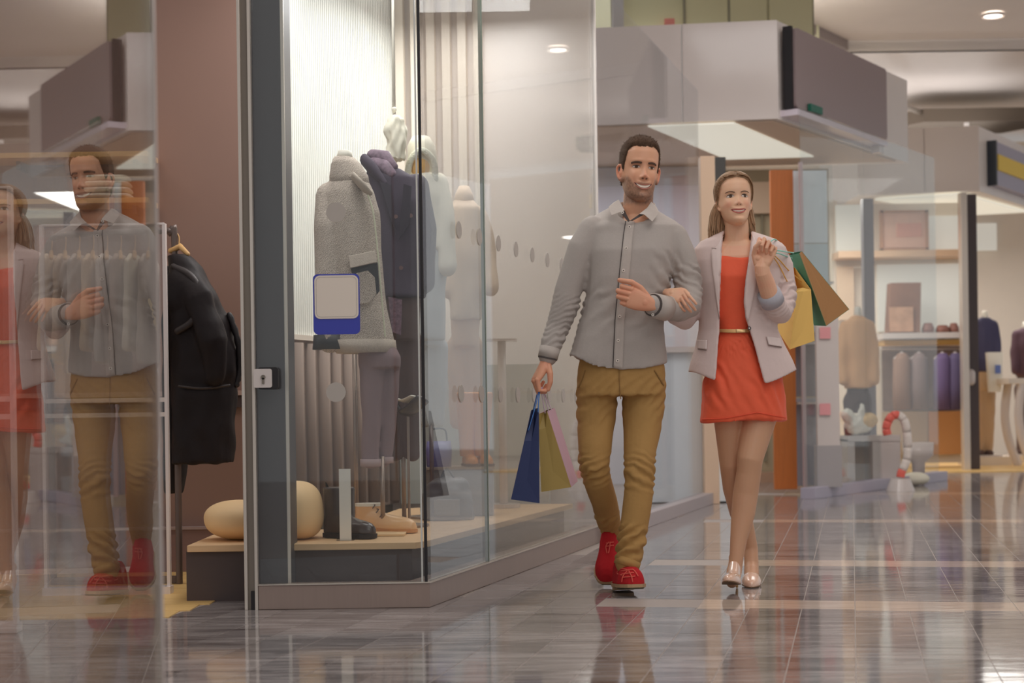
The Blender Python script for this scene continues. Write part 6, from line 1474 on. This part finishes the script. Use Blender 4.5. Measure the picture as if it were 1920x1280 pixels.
# ------------------------------------------------------------------ paper carrier bags
def paper(name, c): return mat(name, c, .6, bump=.05, bscale=14)
def carrier(label, FLB, FRB, FLT, FRT, back, m_side, m_gus, m_in, fold=.55, sink=.05, base=True, name='paper_bag', rim=None):
    """open paper bag: two big panels, folding gussets, bottom; back = vector to the far gusset"""
    back = Vector(back); q = [Vector(p) for p in (FLB, FRB, FLT, FRT)]
    t_ = thing(name, label, 'bag', (q[0] + q[1]) / 2, group='paper carrier bags')
    def slab(nm, pts, m_, th=.0012):
        pts = [Vector(p) for p in pts]; n_ = (pts[1] - pts[0]).cross(pts[-1] - pts[0]).normalized() * th; b = MB(); b.loft([pts, [p + n_ for p in pts]]); return b.build(nm, m_, t_)
    FLB, FRB, FLT, FRT = q
    slab('panel', [FLB, FLB + back, FLT + back, FLT], m_side); slab('panel', [FRB, FRB + back, FRT + back, FRT], m_side)
    bdir = back.normalized(); Bm = (FLB + FRB) / 2; Tm = (FLT + FRT) / 2 + bdir * sink; Fm = Bm.lerp((FLT + FRT) / 2, fold); Lm, Rm = FLB.lerp(FLT, fold), FRB.lerp(FRT, fold)
    low = .16; Ll, Rl, Bl = FLB.lerp(FLT, low), FRB.lerp(FRT, low), Bm.lerp((FLT + FRT) / 2, low + .07) + bdir * .004
    b = MB(); pts = [FLB, FRB, Rl, Rm, FRT, Tm, FLT, Lm, Ll, Bl, Fm + bdir * .006]
    F = [(0, 1, 9), (0, 9, 8), (1, 2, 9), (8, 9, 10, 7), (9, 2, 3, 10), (7, 10, 5, 6), (10, 3, 4, 5)]; b.add(pts, F); g = b.build('gusset', m_gus, t_); sm_ = g.modifiers.new('t', 'SOLIDIFY'); sm_.thickness = .0012
    b = MB(); b.add([p + back for p in (FLB, FRB, FRT, FLT)], [(0, 1, 2, 3)]); g = b.build('back_gusset', m_in, t_); sm_ = g.modifiers.new('t', 'SOLIDIFY'); sm_.thickness = .0012
    slab('bottom', [FLB, FRB, FRB + back, FLB + back], m_side)
    return t_
def cords(t_, m_, runs, r=.0022):
    for r_ in runs:
        b = MB(); b.tube(bez([Vector(p) for p in r_], 6), r, n=8); b.build('handle', m_, t_, smooth=True)
M_navyp = paper('navy_paper', A(30, 38, 70, .46)); M_navyi = paper('navy_inside_shade', A(14, 16, 26, .46)); M_pinkp = paper('mauve_pink_paper', A(154, 124, 136, .48)); M_goldp = paper('gold_paper', A(126, 106, 56, .48)); M_goldi = paper('gold_inside_shade', A(84, 70, 36, .48))  # inside papers are darker copies, with the shade in the bags painted in
dn = 6.36; gx = W(1012, 726, 6.385)
nb_ = carrier('navy blue paper bag with blue cord handles in the lowered hand of the man', W(958, 936, dn), W(1011, 943, dn - .02), W(996, 770, dn), W(1010, 766, dn), (.004, .24, .004), M_navyp, M_navyp, M_navyi, .66, .06)
M_bcord = mat('blue_cord', A(52, 88, 140, .46), .6)
cords(nb_, M_bcord, [[gx, W(1003, 765, dn), W(991, 806, dn + .004)], [gx + Vector((.003, .01, 0)), W(1010, 750, dn), W(1009, 772, dn - .004)], [gx + Vector((-.004, .01, 0)), W(1000, 768, dn + .1), W(994, 800, dn + .12)]])
dp_ = 6.40
pb_ = carrier('mauve pink paper bag with gold gusset hanging beside the navy one', W(1015, 922, dp_), W(1071, 913, dp_), W(1009, 776, dp_), W(1026, 771, dp_), (.034, .21, .014), M_pinkp, M_goldp, M_goldi, .80, .03)
M_pcord = mat('pale_cord', A(156, 138, 150, .46), .6)
cords(pb_, M_pcord, [[gx + Vector((.006, 0, 0)), W(1017, 745, dp_), W(1022, 774, dp_ + .01)], [gx + Vector((.010, .01, 0)), W(1023, 742, dp_ + .1), W(1034, 768, dp_ + .1)], [gx + Vector((.008, .01, 0)), W(1020, 740, dp_), W(1029, 772, dp_ + .02)]])
# over the woman's shoulder
M_yel = paper('yellow_paper', A(184, 150, 82, .52)); M_yeli = paper('amber_inside', A(170, 112, 40, .5)); M_grn = paper('green_paper', A(50, 104, 80, .50)); M_krf = paper('kraft_paper', A(126, 90, 54, .48)); M_krfi = paper('kraft_inside_shade', A(80, 54, 34, .48))  # kraft inside is the kraft colour darkened for shade within the bag
hx_ = W(1442, 470, 6.37)
dg_ = 6.78
gb = carrier('green paper bag with brown kraft inside over the shoulder of the woman', W(1549, 611, dg_ - .06), W(1592, 580, dg_), W(1499, 475, dg_ - .03), W(1503, 471, dg_), W(1527, 610, dg_ + .16) - W(1549, 611, dg_ - .06), M_grn, M_krf, M_krfi, .9, .0)
M_tcord = mat('turquoise_cord', A(112, 160, 148, .5), .6)
cords(gb, M_tcord, [[hx_, W(1455, 469, 6.44), W(1474, 472, 6.49), W(1488, 474, 6.72)], [hx_ + Vector((.004, .004, -.006)), W(1460, 475, 6.45), W(1474, 480, 6.50), W(1485, 484, 6.72)], [hx_ + Vector((.002, .0, .01)), W(1442, 457, 6.40), W(1450, 449, 6.45), W(1458, 452, 6.55), W(1472, 470, 6.7)]], .0026)
dy_ = 6.66
yb = carrier('yellow paper bag with amber inside hanging behind the raised elbow of the woman', W(1481, 655, dy_), W(1527, 639, dy_ + .05), W(1494, 541, dy_), W(1520, 543, dy_ + .05), W(1452, 610, dy_ + .20) - W(1481, 655, dy_), M_yel, M_yel, M_yeli, .95, .015)
M_ycord = mat('amber_cord', A(170, 126, 52, .5), .6)
cords(yb, M_ycord, [[hx_ + Vector((.004, 0, -.008)), W(1460, 496, 6.46), W(1474, 524, 6.50), W(1487, 546, dy_ - .01)], [hx_ + Vector((.008, 0, -.008)), W(1462, 488, 6.46), W(1478, 506, 6.52), W(1503, 528, dy_ + .06)]], .0024)
# bookkeeping keys are not needed any more
for o in bpy.data.objects:
    if '_o' in o: del o['_o']
